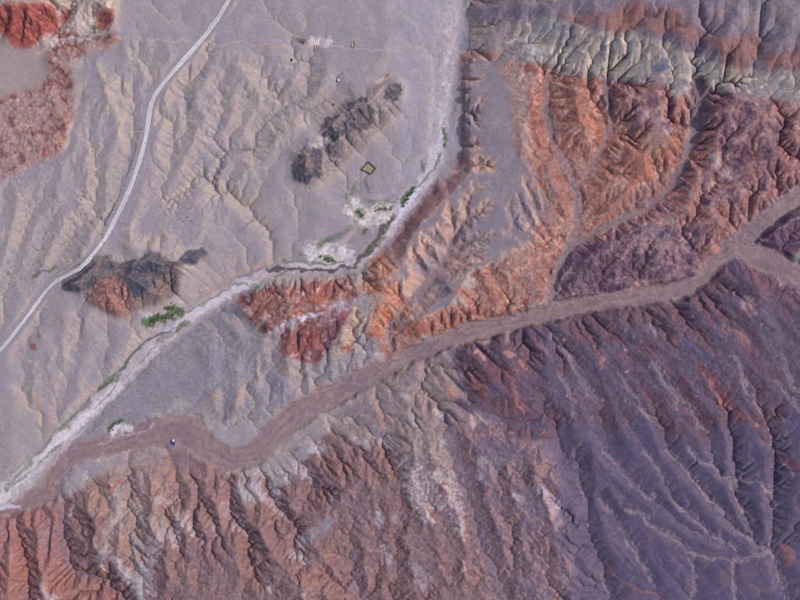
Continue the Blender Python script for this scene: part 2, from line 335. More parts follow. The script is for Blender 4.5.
# how soft / erodible each area is, and how rough
rough = np.full(H.shape, .5, np.float32); Kf = np.full(H.shape, .6, np.float32); Kd = np.full(H.shape, .025, np.float32)
ERO = [  # polygon, roughness, incision, creep
 ([(470,-60),(900,-60),(900,90),(760,98),(690,90),(600,80),(540,66),(500,57),(469,57)], 1.15, .8, .006),
 ([(500,57),(540,66),(690,90),(900,98),(900,190),(800,205),(740,245),(690,290),(560,310),(500,325),(440,340),(395,350),(380,300),(450,305),(470,272),(500,255),(520,240),(508,225),(517,168),(510,85)], 1.25, 1.5, .0),
 ([(740,245),(800,205),(900,190),(900,300),(800,270)], 1.4, 1.3, 0),
 ([(380,262),(440,268),(425,320),(390,350),(330,370),(270,345),(235,300),(270,285),(340,275)], 1.8, 1.2, .0),
 ([(-80,520),(40,505),(90,485),(110,470),(180,470),(270,470),(330,440),(400,430),(450,420),(520,440),(560,500),(590,700),(-120,700)], 1.5, 1.5, .002),
 ([(330,450),(400,435),(470,425),(550,450),(575,520),(600,700),(330,700)], 2.1, 1.6, .0),
 ([(300,450),(345,415),(372,390),(440,350),(470,420),(440,440),(330,450)], 1.3, 1.2, .005),
 ([(440,350),(560,316),(690,294),(735,254),(800,275),(900,300),(900,380),(790,385),(760,420),(690,440),(600,420),(540,440),(470,430)], 1.2, 1.2, .0),
 ([(560,440),(900,400),(900,700),(590,700)], .45, 1.2, .008),
 ([(200,335),(260,330),(330,360),(400,345),(390,360),(300,412),(230,425),(200,400)], 1.1, 1.0, .01),
 ([(-80,-60),(110,-60),(118,38),(72,58),(76,125),(60,152),(20,170),(-80,190)], 1.6, 1.4, .0),
 ([(-80,60),(0,36),(48,50),(46,78),(38,90),(0,96),(-80,100)], .2, .1, .05),
 ([(60,60),(130,40),(250,50),(330,60),(330,110),(260,170),(210,240),(100,255),(40,300),(-100,380),(-100,200),(20,172),(62,152),(76,120)], .95, 1.25, .012),
 ([(62,282),(90,258),(130,258),(160,252),(205,248),(200,262),(165,300),(120,312),(90,300)], 1.9, 1.4, .0),
 ([(290,150),(320,135),(345,105),(385,85),(402,82),(400,110),(370,135),(325,180),(298,182)], 2.0, 1.2, .0),
]
ewx, ewy = warp(G, 6, 18, 31)
for poly, a, b, c in ERO:
    sl, m = polymask(G, poly, ewx, ewy, 5)
    rough[sl] += (a - rough[sl]) * m; Kf[sl] += (b - Kf[sl]) * m; Kd[sl] += (c - Kd[sl]) * m
sl, mm = polymask(G, MESA, wx, wy, 2)
rough[sl] += (.15 - rough[sl]) * mm; Kf[sl] += (.35 - Kf[sl]) * mm; Kd[sl] *= 1 - mm
def grain(g, ang, st, s, octv, seed):
    a = math.radians(ang); u = g.X * math.cos(a) + g.Y * math.sin(a); v = -g.X * math.sin(a) + g.Y * math.cos(a)
    return fbm(u / st, v, s, octv, seed)
big = fbm(G.X, G.Y, 22, 3, 3)
for poly, ang, st, sc, amp in (   # bedding and joint directions steer the spurs
 ([(440,350),(560,320),(690,300),(800,285),(900,300),(900,420),(760,440),(690,450),(600,440),(540,440),(470,430)], -48, 3.0, 12, 1.1),
 ([(-120,500),(180,450),(330,430),(450,400),(560,430),(620,720),(-120,720)], -58, 1.2, 14, .8),
 ([(200,330),(330,300),(400,352),(300,415),(200,420)], 75, 1.6, 14, 1.0),
 ([(460,-60),(900,-60),(900,100),(690,90),(500,57)], 78, 1.5, 13, 1.2),
 ([(60,60),(130,40),(250,50),(330,60),(330,110),(260,170),(210,240),(100,255),(40,300),(-100,380),(-100,200),(20,172),(62,152),(76,120)], 74, 2.4, 12, 1.0),
 ([(540,440),(900,420),(900,720),(590,720)], -48, 3.4, 13, 1.0)):
    sl, m = polymask(G, poly, ewx, ewy, 8)
    sub = Grid.__new__(Grid); sub.X = G.X[sl]; sub.Y = G.Y[sl]
    big[sl] += (grain(sub, ang, st, sc, 3, 9) * amp - big[sl]) * m
H = H + rough * (2.6 * big + .2 * fbm(G.X, G.Y, 5, 1, 5))
SPURS = [  # crests of the small hills (metres above / below the general slope)
 (6, [(205,460),(212,478),(218,490),(222,505),(229,517)]), (6, [(250,502),(270,503),(290,510),(303,511)]), (5, [(318,470),(319,490),(317,503)]), (7, [(356,460),(352,480),(342,498),(325,510),(305,520)]),
 (7, [(262,520),(264,540),(275,555),(292,566),(305,575),(312,602)]), (5, [(235,543),(232,560),(238,592)]), (6, [(182,510),(190,540),(188,572)]), (6, [(198,515),(206,550),(222,582)]), (5, [(318,535),(330,560),(345,572)]), (6, [(368,535),(363,560),(367,592)]), (5, [(275,478),(285,492),(282,502)]), (5, [(330,468),(336,482),(333,496)]),
 (7, [(466,440),(470,465),(480,490),(490,520),(498,545),(506,562)]), (7, [(505,460),(505,490),(515,515),(522,550),(535,582)]), (6, [(527,450),(535,480),(548,505),(553,540),(558,578)]), (7, [(430,440),(433,470),(445,495),(460,520),(462,560),(460,602)]), (6, [(405,470),(412,500),(410,530),(405,562)]), (5, [(420,505),(425,530),(440,560),(445,602)]), (5, [(364,465),(372,490),(366,512)]), (6, [(385,470),(390,500),(388,540)]), (5, [(378,590),(384,565),(392,550)]),
 (7, [(90,500),(98,520),(96,540),(100,562)]), (6, [(150,475),(155,500),(150,530),(140,542)]), (6, [(165,545),(168,575),(165,602)]), (5, [(122,530),(118,555),(125,580)]), (5, [(145,555),(148,585)]), (5, [(205,592),(212,570)]), (5, [(285,595),(280,575)]), (5, [(330,595),(322,578)]),
 (-6, [(215,470),(231,490),(229,510),(240,530),(250,545),(252,570),(242,602)]), (-5, [(300,535),(288,541),(276,534),(258,512)]), (-6, [(300,524),(320,532),(342,534),(350,545)]), (-5, [(208,545),(216,570),(230,592)]), (-5, [(300,585),(296,555),(300,540)]), (-5, [(192,520),(198,550),(203,585)]), (-5, [(310,475),(311,495),(310,508)]), (-5, [(345,480),(335,500),(320,512)]), (-4, [(342,560),(338,585)]),
 (-6, [(495,450),(497,480),(505,510),(512,540),(528,580),(540,612)]), (-6, [(520,450),(525,480),(537,510),(545,545),(550,592)]), (-6, [(420,445),(425,475),(436,500),(448,530),(452,570),(455,612)]), (-6, [(395,480),(402,510),(398,545),(395,580),(392,622)]), (-5, [(412,510),(418,540),(428,575),(432,612)]), (-5, [(375,500),(382,530),(378,560),(375,602)]), (-5, [(80,495),(82,525),(88,550)]), (-5, [(108,505),(112,530),(110,558)]), (-5, [(135,500),(140,520),(130,550),(136,590)]), (-5, [(160,500),(160,540),(158,590)]), (-5, [(172,510),(178,545),(176,590)]),
 (5, [(66,318),(62,345),(66,372),(58,396)]), (5, [(46,335),(50,360),(52,386)]), (4, [(90,312),(88,330),(96,346)]), (4, [(30,368),(36,396)]), (4, [(112,328),(120,345),(113,360)]), (3, [(100,350),(110,362)]), (3, [(92,362),(102,374)]), (3, [(84,375),(94,388)]), (3, [(76,388),(85,400)]), (4, [(140,318),(135,335),(128,350)]),
 (-5, [(80,330),(76,352),(70,372),(62,398),(55,420)]), (-4, [(56,335),(58,360),(55,386)]), (-4, [(40,345),(42,370),(44,390)]), (-3, [(106,352),(96,364)]), (-3, [(98,366),(88,378)]), (-3, [(90,380),(80,392)]), (-4, [(105,325),(106,345),(104,356)]), (-4, [(24,350),(22,380),(28,410)]),
 (6, [(262,345),(258,370),(255,394)]), (6, [(235,368),(240,390),(236,410)]), (6, [(212,380),(217,402)]), (6, [(285,352),(288,380),(284,402)]), (5, [(305,362),(312,392)]), (5, [(332,360),(325,382)]), (4, [(345,352),(340,372)]), (4, [(230,322),(245,340)]),
 (-6, [(226,382),(228,420)]), (-6, [(247,378),(246,412)]), (-6, [(272,358),(267,396)]), (-5, [(298,362),(301,400)]), (-5, [(318,366),(318,392)]), (-4, [(335,372),(345,384)]),
 (4, [(100,65),(108,90),(116,112),(124,146)]), (4, [(130,50),(134,75),(128,100),(120,128)]), (4, [(230,58),(252,80),(248,110),(240,124)]), (4, [(96,150),(97,180),(88,205),(100,240)]), (4, [(160,72),(171,96),(164,130)]), (4, [(70,215),(69,240),(66,258)]), (4, [(34,218),(22,240),(18,265)]), (4, [(240,130),(254,142),(248,165),(230,185)]), (4, [(166,152),(172,168),(160,195),(140,220)]), (4, [(300,122),(280,140),(262,152)]), (3, [(195,90),(200,120),(190,150)]),
 (-4, [(112,62),(120,90),(118,120)]), (-4, [(145,60),(148,85)]), (-4, [(268,70),(270,95),(262,118)]), (-4, [(215,70),(222,100),(214,135),(200,165)]), (-4, [(82,150),(80,185),(74,212)]), (-3, [(50,215),(44,240),(34,268)]), (-4, [(180,85),(184,120),(178,155),(168,185)]),
]
swx = wx + 7 * fbm(G.X, G.Y, 14, 3, 61); swy = wy + 7 * fbm(G.X, G.Y, 14, 3, 71); sam = .62 + .5 * fbm(G.X, G.Y, 20, 2, 81)
for a_, L in SPURS:
    sl, D, V = seg_field(G, [lay(*p) for p in L], 24, swx, swy, [.75] + [1.] * (len(L) - 2) + [.5])
    H[sl] += a_ * sam[sl] * V * np.maximum(0, 1 - D / 10) ** 1.2
rt = random.Random(12)
MG = []
for L in MESA_GULLY:
    west = L[0][0] < 464 and L[0][1] < 175
    L = [(p[0], p[1], p[2] if (west or p[2] < 20) else mesa_h(p[0], p[1]) - max(.7, (34.3 - p[2]) * .9)) for p in L]
    MG.append((L, 1.3 if west else .95))
    for (xa, ya, ha), (xb, yb, hb) in zip(L[:-1], L[1:]):
        n_ = 0 if west else int(math.hypot(xb - xa, yb - ya) / 5.0)
        for k_ in range(n_):
            t = (k_ + rt.random()) / n_; x, y, h_ = xa + (xb - xa) * t, ya + (yb - ya) * t, ha + (hb - ha) * t
            dn = math.atan2(yb - ya, xb - xa) + rt.choice((-1, 1)) * rt.uniform(.7, 1.15); ln = rt.uniform(3.5, 7.5)
            MG.append(([(x, y, h_), (x + ln * .5 * math.cos(dn), y + ln * .5 * math.sin(dn), h_ + 1.0), (x + ln * math.cos(dn + rt.uniform(-.3, .3)), y + ln * math.sin(dn), max(h_ + 1.8, mesa_h(x, y) - .8))], 1.0))
for L, gs_ in MG + [(TRUNK, .7)]:
    r = seg_field(G, P3(L), 24, wx, wy)
    sl, D, V = r
    H[sl] = np.minimum(H[sl], V - .8 + gs_ * np.maximum(0, D - .4))
for L, s, wd in VALLEYS:
    r = seg_field(G, P3(L), 48, wx, wy)
    if r is None: continue
    sl, D, V = r
    H[sl] = np.minimum(H[sl], V + s * np.maximum(0, D - wd) + .025 * np.maximum(0, D - 4) ** 2)
SHALLOW = [  # shallow drains on the gravel slopes: depth, half width
 [(603,450),(612,458),(618,466),(626,476),(633,488),(645,494),(655,496)], [(645,452),(655,464),(661,470),(666,484),(672,500),(690,515),(712,535),(735,548)],
 [(665,450),(680,462),(690,475),(703,492),(720,508),(738,530),(765,548)], [(690,450),(700,462),(715,466),(728,478),(735,492),(740,505),(752,525)],
 [(728,478),(745,480),(762,484),(770,495),(775,510),(774,530),(771,548),(780,575),(788,605)], [(600,500),(608,510),(618,525),(630,545),(640,560),(652,580)], [(625,508),(640,513),(650,524),(662,532),(680,542),(690,551),(715,560),(735,560),(772,551)],
 [(735,356),(742,370),(745,390),(758,403),(768,425),(777,452)], [(653,362),(662,378),(672,392),(678,408)], [(618,372),(630,390),(642,408),(650,420)], [(690,552),(694,575),(692,605)], [(735,560),(733,580),(737,605)],
 [(680,395),(692,410),(700,425),(708,432)], [(560,375),(572,395),(575,415)], [(775,380),(788,395),(800,410)], [(783,350),(786,372),(800,395)],
]
for L in SHALLOW:
    r = seg_field(G, [lay(*p) for p in L], 8, wx, wy, np.zeros(len(L)))
    if r is None: continue
    sl, D, V = r
    H[sl] -= 1.3 * np.exp(-(D / 2.0) ** 2)
HREF[:] = [G, H]

# ------------------------------------------------------------------ 3. rain: stream-power erosion with routing over a priority flood
import heapq
def erode(g, h, K, D, steps, dt, m=.45, up=None):
    ny, nx = h.shape; N = ny * nx
    RS = np.random.RandomState(nx)
    off = [(-1, -1), (-1, 0), (-1, 1), (0, -1), (0, 1), (1, -1), (1, 0), (1, 1)]
    for st in range(steps):
        if up is not None: h = h + up
        hl = h.ravel().tolist(); lev = list(hl)
        done = bytearray(N); rec = [-1] * N; order = []
        heap = []
        for i in range(nx):
            for c in (i, (ny - 1) * nx + i):
                if not done[c]: done[c] = 1; heap.append((hl[c], c))
        for j in range(ny):
            for c in (j * nx, j * nx + nx - 1):
                if not done[c]: done[c] = 1; heap.append((hl[c], c))
        heapq.heapify(heap)
        nb = (-nx - 1, -nx, -nx + 1, -1, 1, nx - 1, nx, nx + 1)
        pop, push = heapq.heappop, heapq.heappush
        oa = order.append
        while heap:
            z, c = pop(heap)
            oa(c)
            for o in nb:
                q = c + o
                if 0 <= q < N and not done[q]:
                    done[q] = 1; rec[q] = c
                    zq = hl[q]
                    if zq > z: push(heap, (zq, q))
                    else: lev[q] = z + 1e-4; push(heap, (z + 1e-4, q))
        h = np.minimum(np.array(lev).reshape(ny, nx), h + 2.5); hl = h.ravel().tolist()
        recA = np.array(rec).reshape(ny, nx)
        # steepest lower neighbour where there is one, else the flood's way out
        p = np.pad(h, 1, mode='edge'); best = np.zeros_like(h); bi = recA.copy(); idx = np.arange(N).reshape(ny, nx)
        for dj, di in off:
            s = (h - p[1 + dj:ny + 1 + dj, 1 + di:nx + 1 + di]) / (math.hypot(dj, di) * g.dx)
            s = s * RS.uniform(.72, 1.28, s.shape)
            b = s > best; b[0] = b[-1] = False; b[:, 0] = b[:, -1] = False
            best = np.where(b, s, best); bi = np.where(b, idx + dj * nx + di, bi)
        rl = bi.ravel().tolist()
        A = [1.0] * N
        for c in reversed(order):
            r = rl[c]
            if r >= 0: A[r] += A[c]
        A = np.array(A) * g.dx ** 2
        jj, ii = np.divmod(bi.ravel(), nx); j0, i0 = np.divmod(np.arange(N), nx)
        dist = np.where((jj != j0) & (ii != i0), 1.414, 1.0) * g.dx
        F = (K.ravel() * dt * A ** m / dist).tolist()
        for c in order:
            r = rl[c]
            if r >= 0 and hl[c] > hl[r]:
                f = F[c]; hl[c] = (hl[c] + f * hl[r]) / (1 + f)
        h = np.array(hl).reshape(ny, nx)
        A = A.reshape(ny, nx)
        for _ in range(2):
            p = np.pad(h, 1, mode='edge')
            h = h + (D) * (p[:-2, 1:-1] + p[2:, 1:-1] + p[1:-1, :-2] + p[1:-1, 2:] - 4 * h)
        h = h + .012 * (blur(h, 1) - h)
    return h, A
GC = Grid(3.2)
Hc = resample(G, H, GC)
Hc2, _ = erode(GC, Hc, resample(G, Kf, GC), resample(G, Kd, GC) * .6, 14, .05, up=.17 * resample(G, rough, GC))
H = H + resample(GC, Hc2 - Hc, G)
H = H + rough * .12 * fbm(G.X, G.Y, 3, 1, 77)
H, AREA = erode(G, H, Kf, Kd * .8, 5, .05, up=.10 * rough)
AREA = np.log10(blur(AREA, 1))
# weathering rounds the relief of everything but the mesa gullies
HS = blur(H, 45); sl, m = polymask(G, MESA, G.X, G.Y, 6); keep = 1 - .30 * ss(.98, 1.15, rough); keep[sl] += (1 - keep[sl]) * m
H = HS + keep * (H - HS)
H = H.astype(np.float32)
HREF[:] = [G, H]
print('eroded', round(time.time() - T0, 1))

# ------------------------------------------------------------------ 4. river and wash floors, road bench
wx, wy = warp(G, 3.0, 10, 21)
def floor(L, W, amp, bank):
    P = dense([un(p[0], p[1], p[2]) + (p[2], w_) for p, w_ in zip(L, W)], 3.0)
    Hm = H
    hv = np.array([min(float(sample(G, Hm, p[0] + a, p[1] + b)) for a in (-3, 0, 3) for b in (-3, 0, 3)) for p in P])
    n_ = 9; hv = np.convolve(np.pad(hv, n_, mode='edge'), np.ones(2 * n_ + 1) / (2 * n_ + 1), 'valid')
    pts = [(p[0], p[1], h_) for p, h_ in zip(P, hv)]; W = [p[3] for p in P]
    r = seg_field(G, pts, 45, wx, wy); sl, D, V = r
    _, _, Wd = seg_field(G, pts, 45, wx, wy, W)
    k = ss(Wd + bank, Wd - 1, D)
    x, y = G.X[sl], G.Y[sl]
    f = V + amp * fbm(x, y, 5, 3, 91)
    H[sl] = H[sl] * (1 - k) + np.minimum(H[sl] + .6, f) * k
    return sl, D, Wd
RIVERW = [9,9,9,8,8,9,9,8,7,6,6,6,6,7,8,9,9,8,8,9,10,10,11,11,12,12]
river_f = floor(RIVER, RIVERW, .35, 8.0)
wash_f = floor(WASH1, WASH1W, .25, 4)
for L, w_ in ((WASH2, 9), (WASH3, 3), (WASH3B, 2), (WASH4, 5), (WASH5, 3), (TRUNK, 2)):
    floor(L, [w_] * len(L), .2, 2.5)
road_xy = [lay(*p) for p in ROAD]
def smooth_line(pts, n=3):
    for _ in range(n):
        q = [pts[0]]
        for a, b in zip(pts[:-1], pts[1:]):
            q.append(tuple(.75 * u + .25 * v for u, v in zip(a, b))); q.append(tuple(.25 * u + .75 * v for u, v in zip(a, b)))
        q.append(pts[-1]); pts = q
    return pts
road_xy = smooth_line(road_xy)
rh = np.array([float(sample(G, blur(H, 3) if 0 else H, *p)) for p in road_xy])
rh = np.convolve(np.pad(rh, 12, mode='edge'), np.ones(25) / 25, 'valid')
road3 = [(p[0], p[1], h) for p, h in zip(road_xy, rh)]
sl, D, V = seg_field(G, road3, 14, G.X, G.Y)
k = ss(9, 5, D); H[sl] = H[sl] * (1 - k) + V * k
HREF[:] = [G, H]

# ------------------------------------------------------------------ 5. fine surface and ground cover colours
F = Grid(0.8)
HF = resample(G, H, F)
RF = resample(G, rough, F)
FLAT = np.ones(HF.shape, np.float32)
for L_, w_ in ((RIVER, 9), (WASH1, 13), (WASH2, 8), (WASH3, 4), (WASH3B, 3), (WASH4, 6), (WASH5, 4)):
    sl, D, V = seg_field(F, P3(L_), 30, F.X, F.Y); FLAT[sl] = np.minimum(FLAT[sl], ss(w_ - 2, w_ + 3, D))
sl, D, V = seg_field(F, road3, 14, F.X, F.Y); FLAT[sl] = np.minimum(FLAT[sl], ss(5, 8, D))
KF = resample(G, Kf, F); CF = resample(G, Kd, F)
soft_rock = ss(.010, .0, CF) * np.minimum(RF, 1.3)
HF = HF + FLAT * (.03 + .20 * soft_rock) * fbm(F.X, F.Y, 2.6, 2, 311)
HF, AF = erode(F, HF.astype(float), resample(G, Kf, F) * FLAT, resample(G, Kd, F) * 1.5, 2, .11, up=.05 * RF)
AF = np.log10(AF).astype(np.float32); AF = .45 * AF + .55 * blur(AF, 1)
AF = sample(F, AF, F.X + 1.1 * fbm(F.X, F.Y, 4, 2, 333), F.Y + 1.1 * fbm(F.X, F.Y, 4, 2, 343)).astype(np.float32)
HF = HF.astype(np.float32)
HF = HF + (.015 + .10 * soft_rock) * .6 * fbm(F.X, F.Y, 2.0, 2, 301)
gy, gx = np.gradient(HF, F.dx)
SLOPE = np.hypot(gx, gy)
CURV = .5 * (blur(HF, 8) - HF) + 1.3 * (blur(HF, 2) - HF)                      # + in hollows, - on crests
n1 = fbm(F.X, F.Y, 30, 3, 401); n2 = fbm(F.X, F.Y, 9, 3, 411); n3 = fbm(F.X, F.Y, 3, 3, 421); n4 = fbm(F.X, F.Y, 14, 4, 431)
n5 = fbm(F.X, F.Y, 6, 3, 441); n6 = fbm(F.X, F.Y, 1.3, 2, 451)
HREF[:] = [F, HF]
fwx = F.X + 3.5 * fbm(F.X, F.Y, 12, 3, 501) + 1.2 * n3; fwy = F.Y + 3.5 * fbm(F.X, F.Y, 12, 3, 511) + 1.2 * n5
C = np.zeros(HF.shape + (3,), np.float32)
ZID = np.zeros(HF.shape, np.int16)
ZNAMES = ['gravel_plain']
def c_(*v):
    v = np.array(v, np.float32); g_ = v @ np.array([.3, .55, .15], np.float32)
    return (g_ + (v - g_) * (SAT + (.05 if v[0] - v[2] > 26 else 0))) * TINT
SAT = .87
TINT = np.array([1.03, .985, .975], np.float32)
NO = {0: n1, 1: n2, 2: n3, 3: n4, 4: n5}
def ground(sl, o):
    """one ground cover: gravel on the flats, bare rock on the slopes, mineral patches, strata, sediment in the rills"""
    h, s_ = HF[sl], SLOPE[sl]
    k = ss(o.get('s0', .12), o.get('s1', .5), s_ + .07 * NO[1][sl] + .06 * NO[2][sl])[..., None]
    c = c_(*o['flat']) * (1 - k) + c_(*o['slope']) * k
    if 'mott' in o:
        q, a = o['mott']
        c = c + (c_(*q) - c) * (a * ss(-.5, .8, NO[0][sl] + .4 * NO[4][sl]))[..., None]
    if 'strata' in o:
        q, per, amt, dip = o['strata']
        ph = (h + dip[0] * F.X[sl] + dip[1] * F.Y[sl] + 1.6 * NO[1][sl]) / per
        b = ss(.25, .9, np.sin(ph * 6.283) * .6 + np.sin(ph * 2.7 + 1.3) * .6 + .25 * NO[2][sl]) * amt * ss(.05, .3, s_)
        c = c + (c_(*q) - c) * b[..., None]
    for q, nn, lo, hi, amt in o.get('patch', ()):
        v = NO[nn][sl] if nn >= 0 else -NO[-nn - 1][sl]
        c = c + (c_(*q) - c) * (ss(lo, hi, v + .25 * NO[2][sl]) * amt)[..., None]
    rr_ = np.clip(.3 + soft_rock[sl], .3, 2)[..., None]
    c = c * (1 + rr_ * (.075 * n3[sl] + .035 * n6[sl])[..., None])
    if 'rill' in o:
        q, lo, hi, amt = o['rill']
        c = c + (c_(*q) - c) * (ss(lo, hi, AF[sl] + .15 * NO[2][sl]) * amt)[..., None]
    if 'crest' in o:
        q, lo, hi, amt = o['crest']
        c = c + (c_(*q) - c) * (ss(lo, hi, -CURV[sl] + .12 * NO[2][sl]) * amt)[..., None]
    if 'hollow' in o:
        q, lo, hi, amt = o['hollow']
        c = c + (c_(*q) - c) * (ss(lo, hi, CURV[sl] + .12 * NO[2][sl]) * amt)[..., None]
    return c
fwx2 = fwx + 11 * fbm(F.X, F.Y, 26, 3, 521); fwy2 = fwy + 11 * fbm(F.X, F.Y, 26, 3, 531)
def zone(poly, o, name=None, soft=3):
    w2 = soft >= 4
    sl, m = polymask(F, poly, fwx2 if w2 else fwx, fwy2 if w2 else fwy, max(1, int(soft * 2)))
    if m.size == 0: return
    C[sl] += (ground(sl, o) - C[sl]) * m[..., None]
    if name:
        if name not in ZNAMES: ZNAMES.append(name)
        q = ZID[sl]; q[m > .5] = ZNAMES.index(name)
def streak(pts, w, q, amt=1.0, brk=0.0, edge=.5, nn=2, name=None, wv=None):
    """a band of sediment, salt, rock or painted shade of half width w along a line"""
    P = [lay(*p[:2]) for p in pts]
    W = [p[2] if len(p) > 2 else w for p in pts]
    if len(P) == 1: P = P + [(P[0][0] + .1, P[0][1])]; W = W * 2
    r = seg_field(F, P, max(W) * 2.2 + 6, fwx, fwy, W)
    if r is None: return
    sl, D, Wd = r
    k = ss(1 + edge, 1 - edge, D / np.maximum(Wd, .01) + .45 * NO[nn][sl]) * amt
    if brk: k = k * (1 - min(.85, 1.6 * brk) * ss(-.1, .9, NO[nn][sl] * .6 + NO[1][sl] * .6 + .35))
    C[sl] += (c_(*q) - C[sl]) * k[..., None]
    if name:
        if name not in ZNAMES: ZNAMES.append(name)
        qz = ZID[sl]; qz[D < Wd] = ZNAMES.index(name)
ALL = (slice(0, F.ny), slice(0, F.nx))
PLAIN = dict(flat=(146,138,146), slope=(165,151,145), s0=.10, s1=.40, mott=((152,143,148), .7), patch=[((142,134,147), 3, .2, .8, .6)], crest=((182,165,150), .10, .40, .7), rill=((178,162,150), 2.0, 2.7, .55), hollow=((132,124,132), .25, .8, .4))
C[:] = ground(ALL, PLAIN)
#COLOUR-ZONES
zone([(385,-60),(468,-60),(468,52),(458,62),(459,140),(440,172),(405,215),(385,245),(372,262),(395,190),(400,120),(390,60)], dict(flat=(158,151,161), slope=(164,155,156), mott=((151,144,155), .8), patch=[((166,157,160), 3, .2, .8, .5)]), soft=8)
zone([(-120,-80),(122,-80),(119,36),(80,42),(55,50),(0,36),(-120,36)], dict(flat=(160,146,148), slope=(178,160,146), strata=((200,182,160), 5, .5, (0, 0)), patch=[((128,114,120), 1, .2, .7, .7)]), 'red_ridge')
zone([(-120,4),(55,6),(60,20),(58,32),(42,36),(28,48),(17,52),(8,42),(-120,36)], dict(flat=(164,100,92), slope=(160,88,78), patch=[((124,68,72), 1, .2, .8, .7), ((184,136,124), 4, .3, .8, .6)], strata=((138,66,64), 6, .6, (0, 0))), 'red_ridge')
for p_ in ([(61,8),(72,9),(69,20),(63,24)], [(95,12),(103,10),(113,8),(114,20),(108,30),(96,28)], [(52,32),(75,30),(78,36),(60,40)]):
    zone(p_, dict(flat=(154,98,92), slope=(148,86,78), patch=[((118,66,70), 1, .1, .6, .7), ((176,140,128), 4, .3, .8, .5)]), 'red_ridge', 2)
zone([(-120,34),(0,34),(15,52),(35,48),(50,47),(48,78),(38,91),(0,97),(-120,100)], dict(flat=(156,142,140), slope=(160,140,132), patch=[((168,134,124), 1, .35, .8, .7), ((148,134,130), 2, .2, .8, .5)]), 'basin_floor')
zone([(50,49),(62,46),(82,42),(120,34),(121,41),(102,50),(74,57),(73,90),(77,102),(70,126),(63,152),(20,172),(-20,188),(-120,200),(-120,98),(0,97),(38,91),(48,78)], dict(flat=(160,134,130), slope=(162,118,104), s0=.15, s1=.5, patch=[((112,72,78), 1, .05, .6, .75), ((196,158,146), 4, .35, .8, .7)], hollow=((104,66,74), .3, 1.0, .6)), 'gullied_slope')
# dark slate hills
zone([(62,282),(75,266),(90,258),(105,256),(112,264),(125,262),(135,255),(147,249),(160,255),(172,260),(185,255),(203,246),(206,252),(195,264),(182,268),(180,290),(165,300),(140,312),(118,316),(92,308),(82,292),(66,292)], dict(flat=(128,112,112), slope=(122,104,102), patch=[((146,120,112), 1, .1, .7, .7)]), 'slate_hill')
zone([(60,284),(76,266),(90,258),(107,255),(116,266),(126,270),(122,277),(108,280),(90,288),(66,293)], dict(flat=(116,105,104), slope=(78,78,93), s0=.2, s1=.55, patch=[((124,110,102), 3, .1, .7, .7), ((58,62,84), 1, .2, .7, .6)]), 'slate_hill', 1)
zone([(118,270),(126,262),(135,255),(147,249),(160,255),(168,262),(164,274),(150,284),(141,298),(133,297),(126,286)], dict(flat=(116,105,104), slope=(78,78,93), s0=.2, s1=.55, patch=[((124,110,102), 3, .1, .7, .7), ((58,62,84), 1, .2, .7, .6)]), 'slate_hill', 2)
zone([(170,262),(185,256),(203,246),(206,252),(195,264),(180,267)], dict(flat=(84,84,100), slope=(74,78,94), patch=[((110,104,108), 1, .2, .8, .8)]), 'slate_hill', 2)
zone([(94,286),(110,276),(118,274),(128,288),(134,300),(124,312),(104,312),(92,300)], dict(flat=(146,108,100), slope=(132,90,88), crest=((190,158,140), .1, .6, .8), patch=[((112,72,80), 1, .1, .7, .7)]), 'slate_hill', 2)
zone([(286,160),(300,148),(318,138),(330,118),(350,100),(372,92),(388,80),(402,80),(404,100),(390,122),(372,138),(350,155),(325,180),(300,186)], dict(flat=(145,136,141), slope=(142,128,124), s0=.25, s1=.6), 'rocky_knoll', 4)
for p_ in ([(348,106),(354,100),(362,96),(370,100),(373,112),(370,128),(360,134),(352,128),(346,116)], [(318,130),(326,120),(338,114),(347,122),(345,134),(334,142),(322,142)], [(386,98),(390,86),(399,82),(402,92),(395,104)], [(290,162),(302,148),(318,146),(324,158),(321,176),(310,184),(296,182)], [(322,150),(330,144),(338,148),(332,158)]):
    zone(p_, dict(flat=(138,124,120), slope=(86,84,94), s0=.2, s1=.5, patch=[((136,116,106), 1, .0, .5, .7), ((70,68,80), 4, .2, .6, .6)]), 'rocky_knoll', .5)
# middle slopes between river and wash
MID = dict(flat=(140,134,143), slope=(156,143,138), s0=.15, s1=.55, mott=((132,128,141), .7), patch=[((150,138,140), 3, .2, .8, .5)], rill=((162,144,134), 2.2, 3.2, .4), crest=((168,152,140), .3, .9, .5))
zone([(372,262),(392,250),(425,320),(395,352),(330,392),(290,418),(230,430),(195,408),(120,436),(70,452),(30,478),(10,490),(60,452),(130,380),(190,326),(240,292),(300,276)], MID, 'valley_slope', 6)
zone([(35,460),(60,440),(80,445),(62,456),(48,488),(20,500),(0,505)], dict(flat=(152,142,140), slope=(160,150,140)), 'valley_slope', 4)
zone([(-60,400),(20,395),(60,425),(90,405),(60,440),(20,475),(-60,520)], dict(flat=(152,144,144), slope=(166,152,140), patch=[((140,134,134), 3, .2, .8, .5)]), soft=8)
RED = dict(flat=(148,122,120), slope=(146,96,88), s0=.12, s1=.45, patch=[((108,66,76), 1, .15, .65, .7), ((200,172,164), 4, .25, .75, .7), ((142,134,140), 3, .2, .8, .6)], strata=((184,132,114), 5, .5, (.02, .03)))
zone([(236,300),(252,290),(285,286),(330,280),(352,278),(358,290),(352,305),(340,300),(335,330),(322,345),(305,352),(285,345),(278,330),(262,330),(245,318)], RED, 'red_outcrop')
zone([(280,348),(290,336),(305,328),(325,322),(345,310),(346,300),(352,312),(340,330),(334,345),(325,350),(318,362),(300,362),(285,356)], dict(RED, flat=(140,104,108), slope=(142,88,84)), 'red_outcrop')
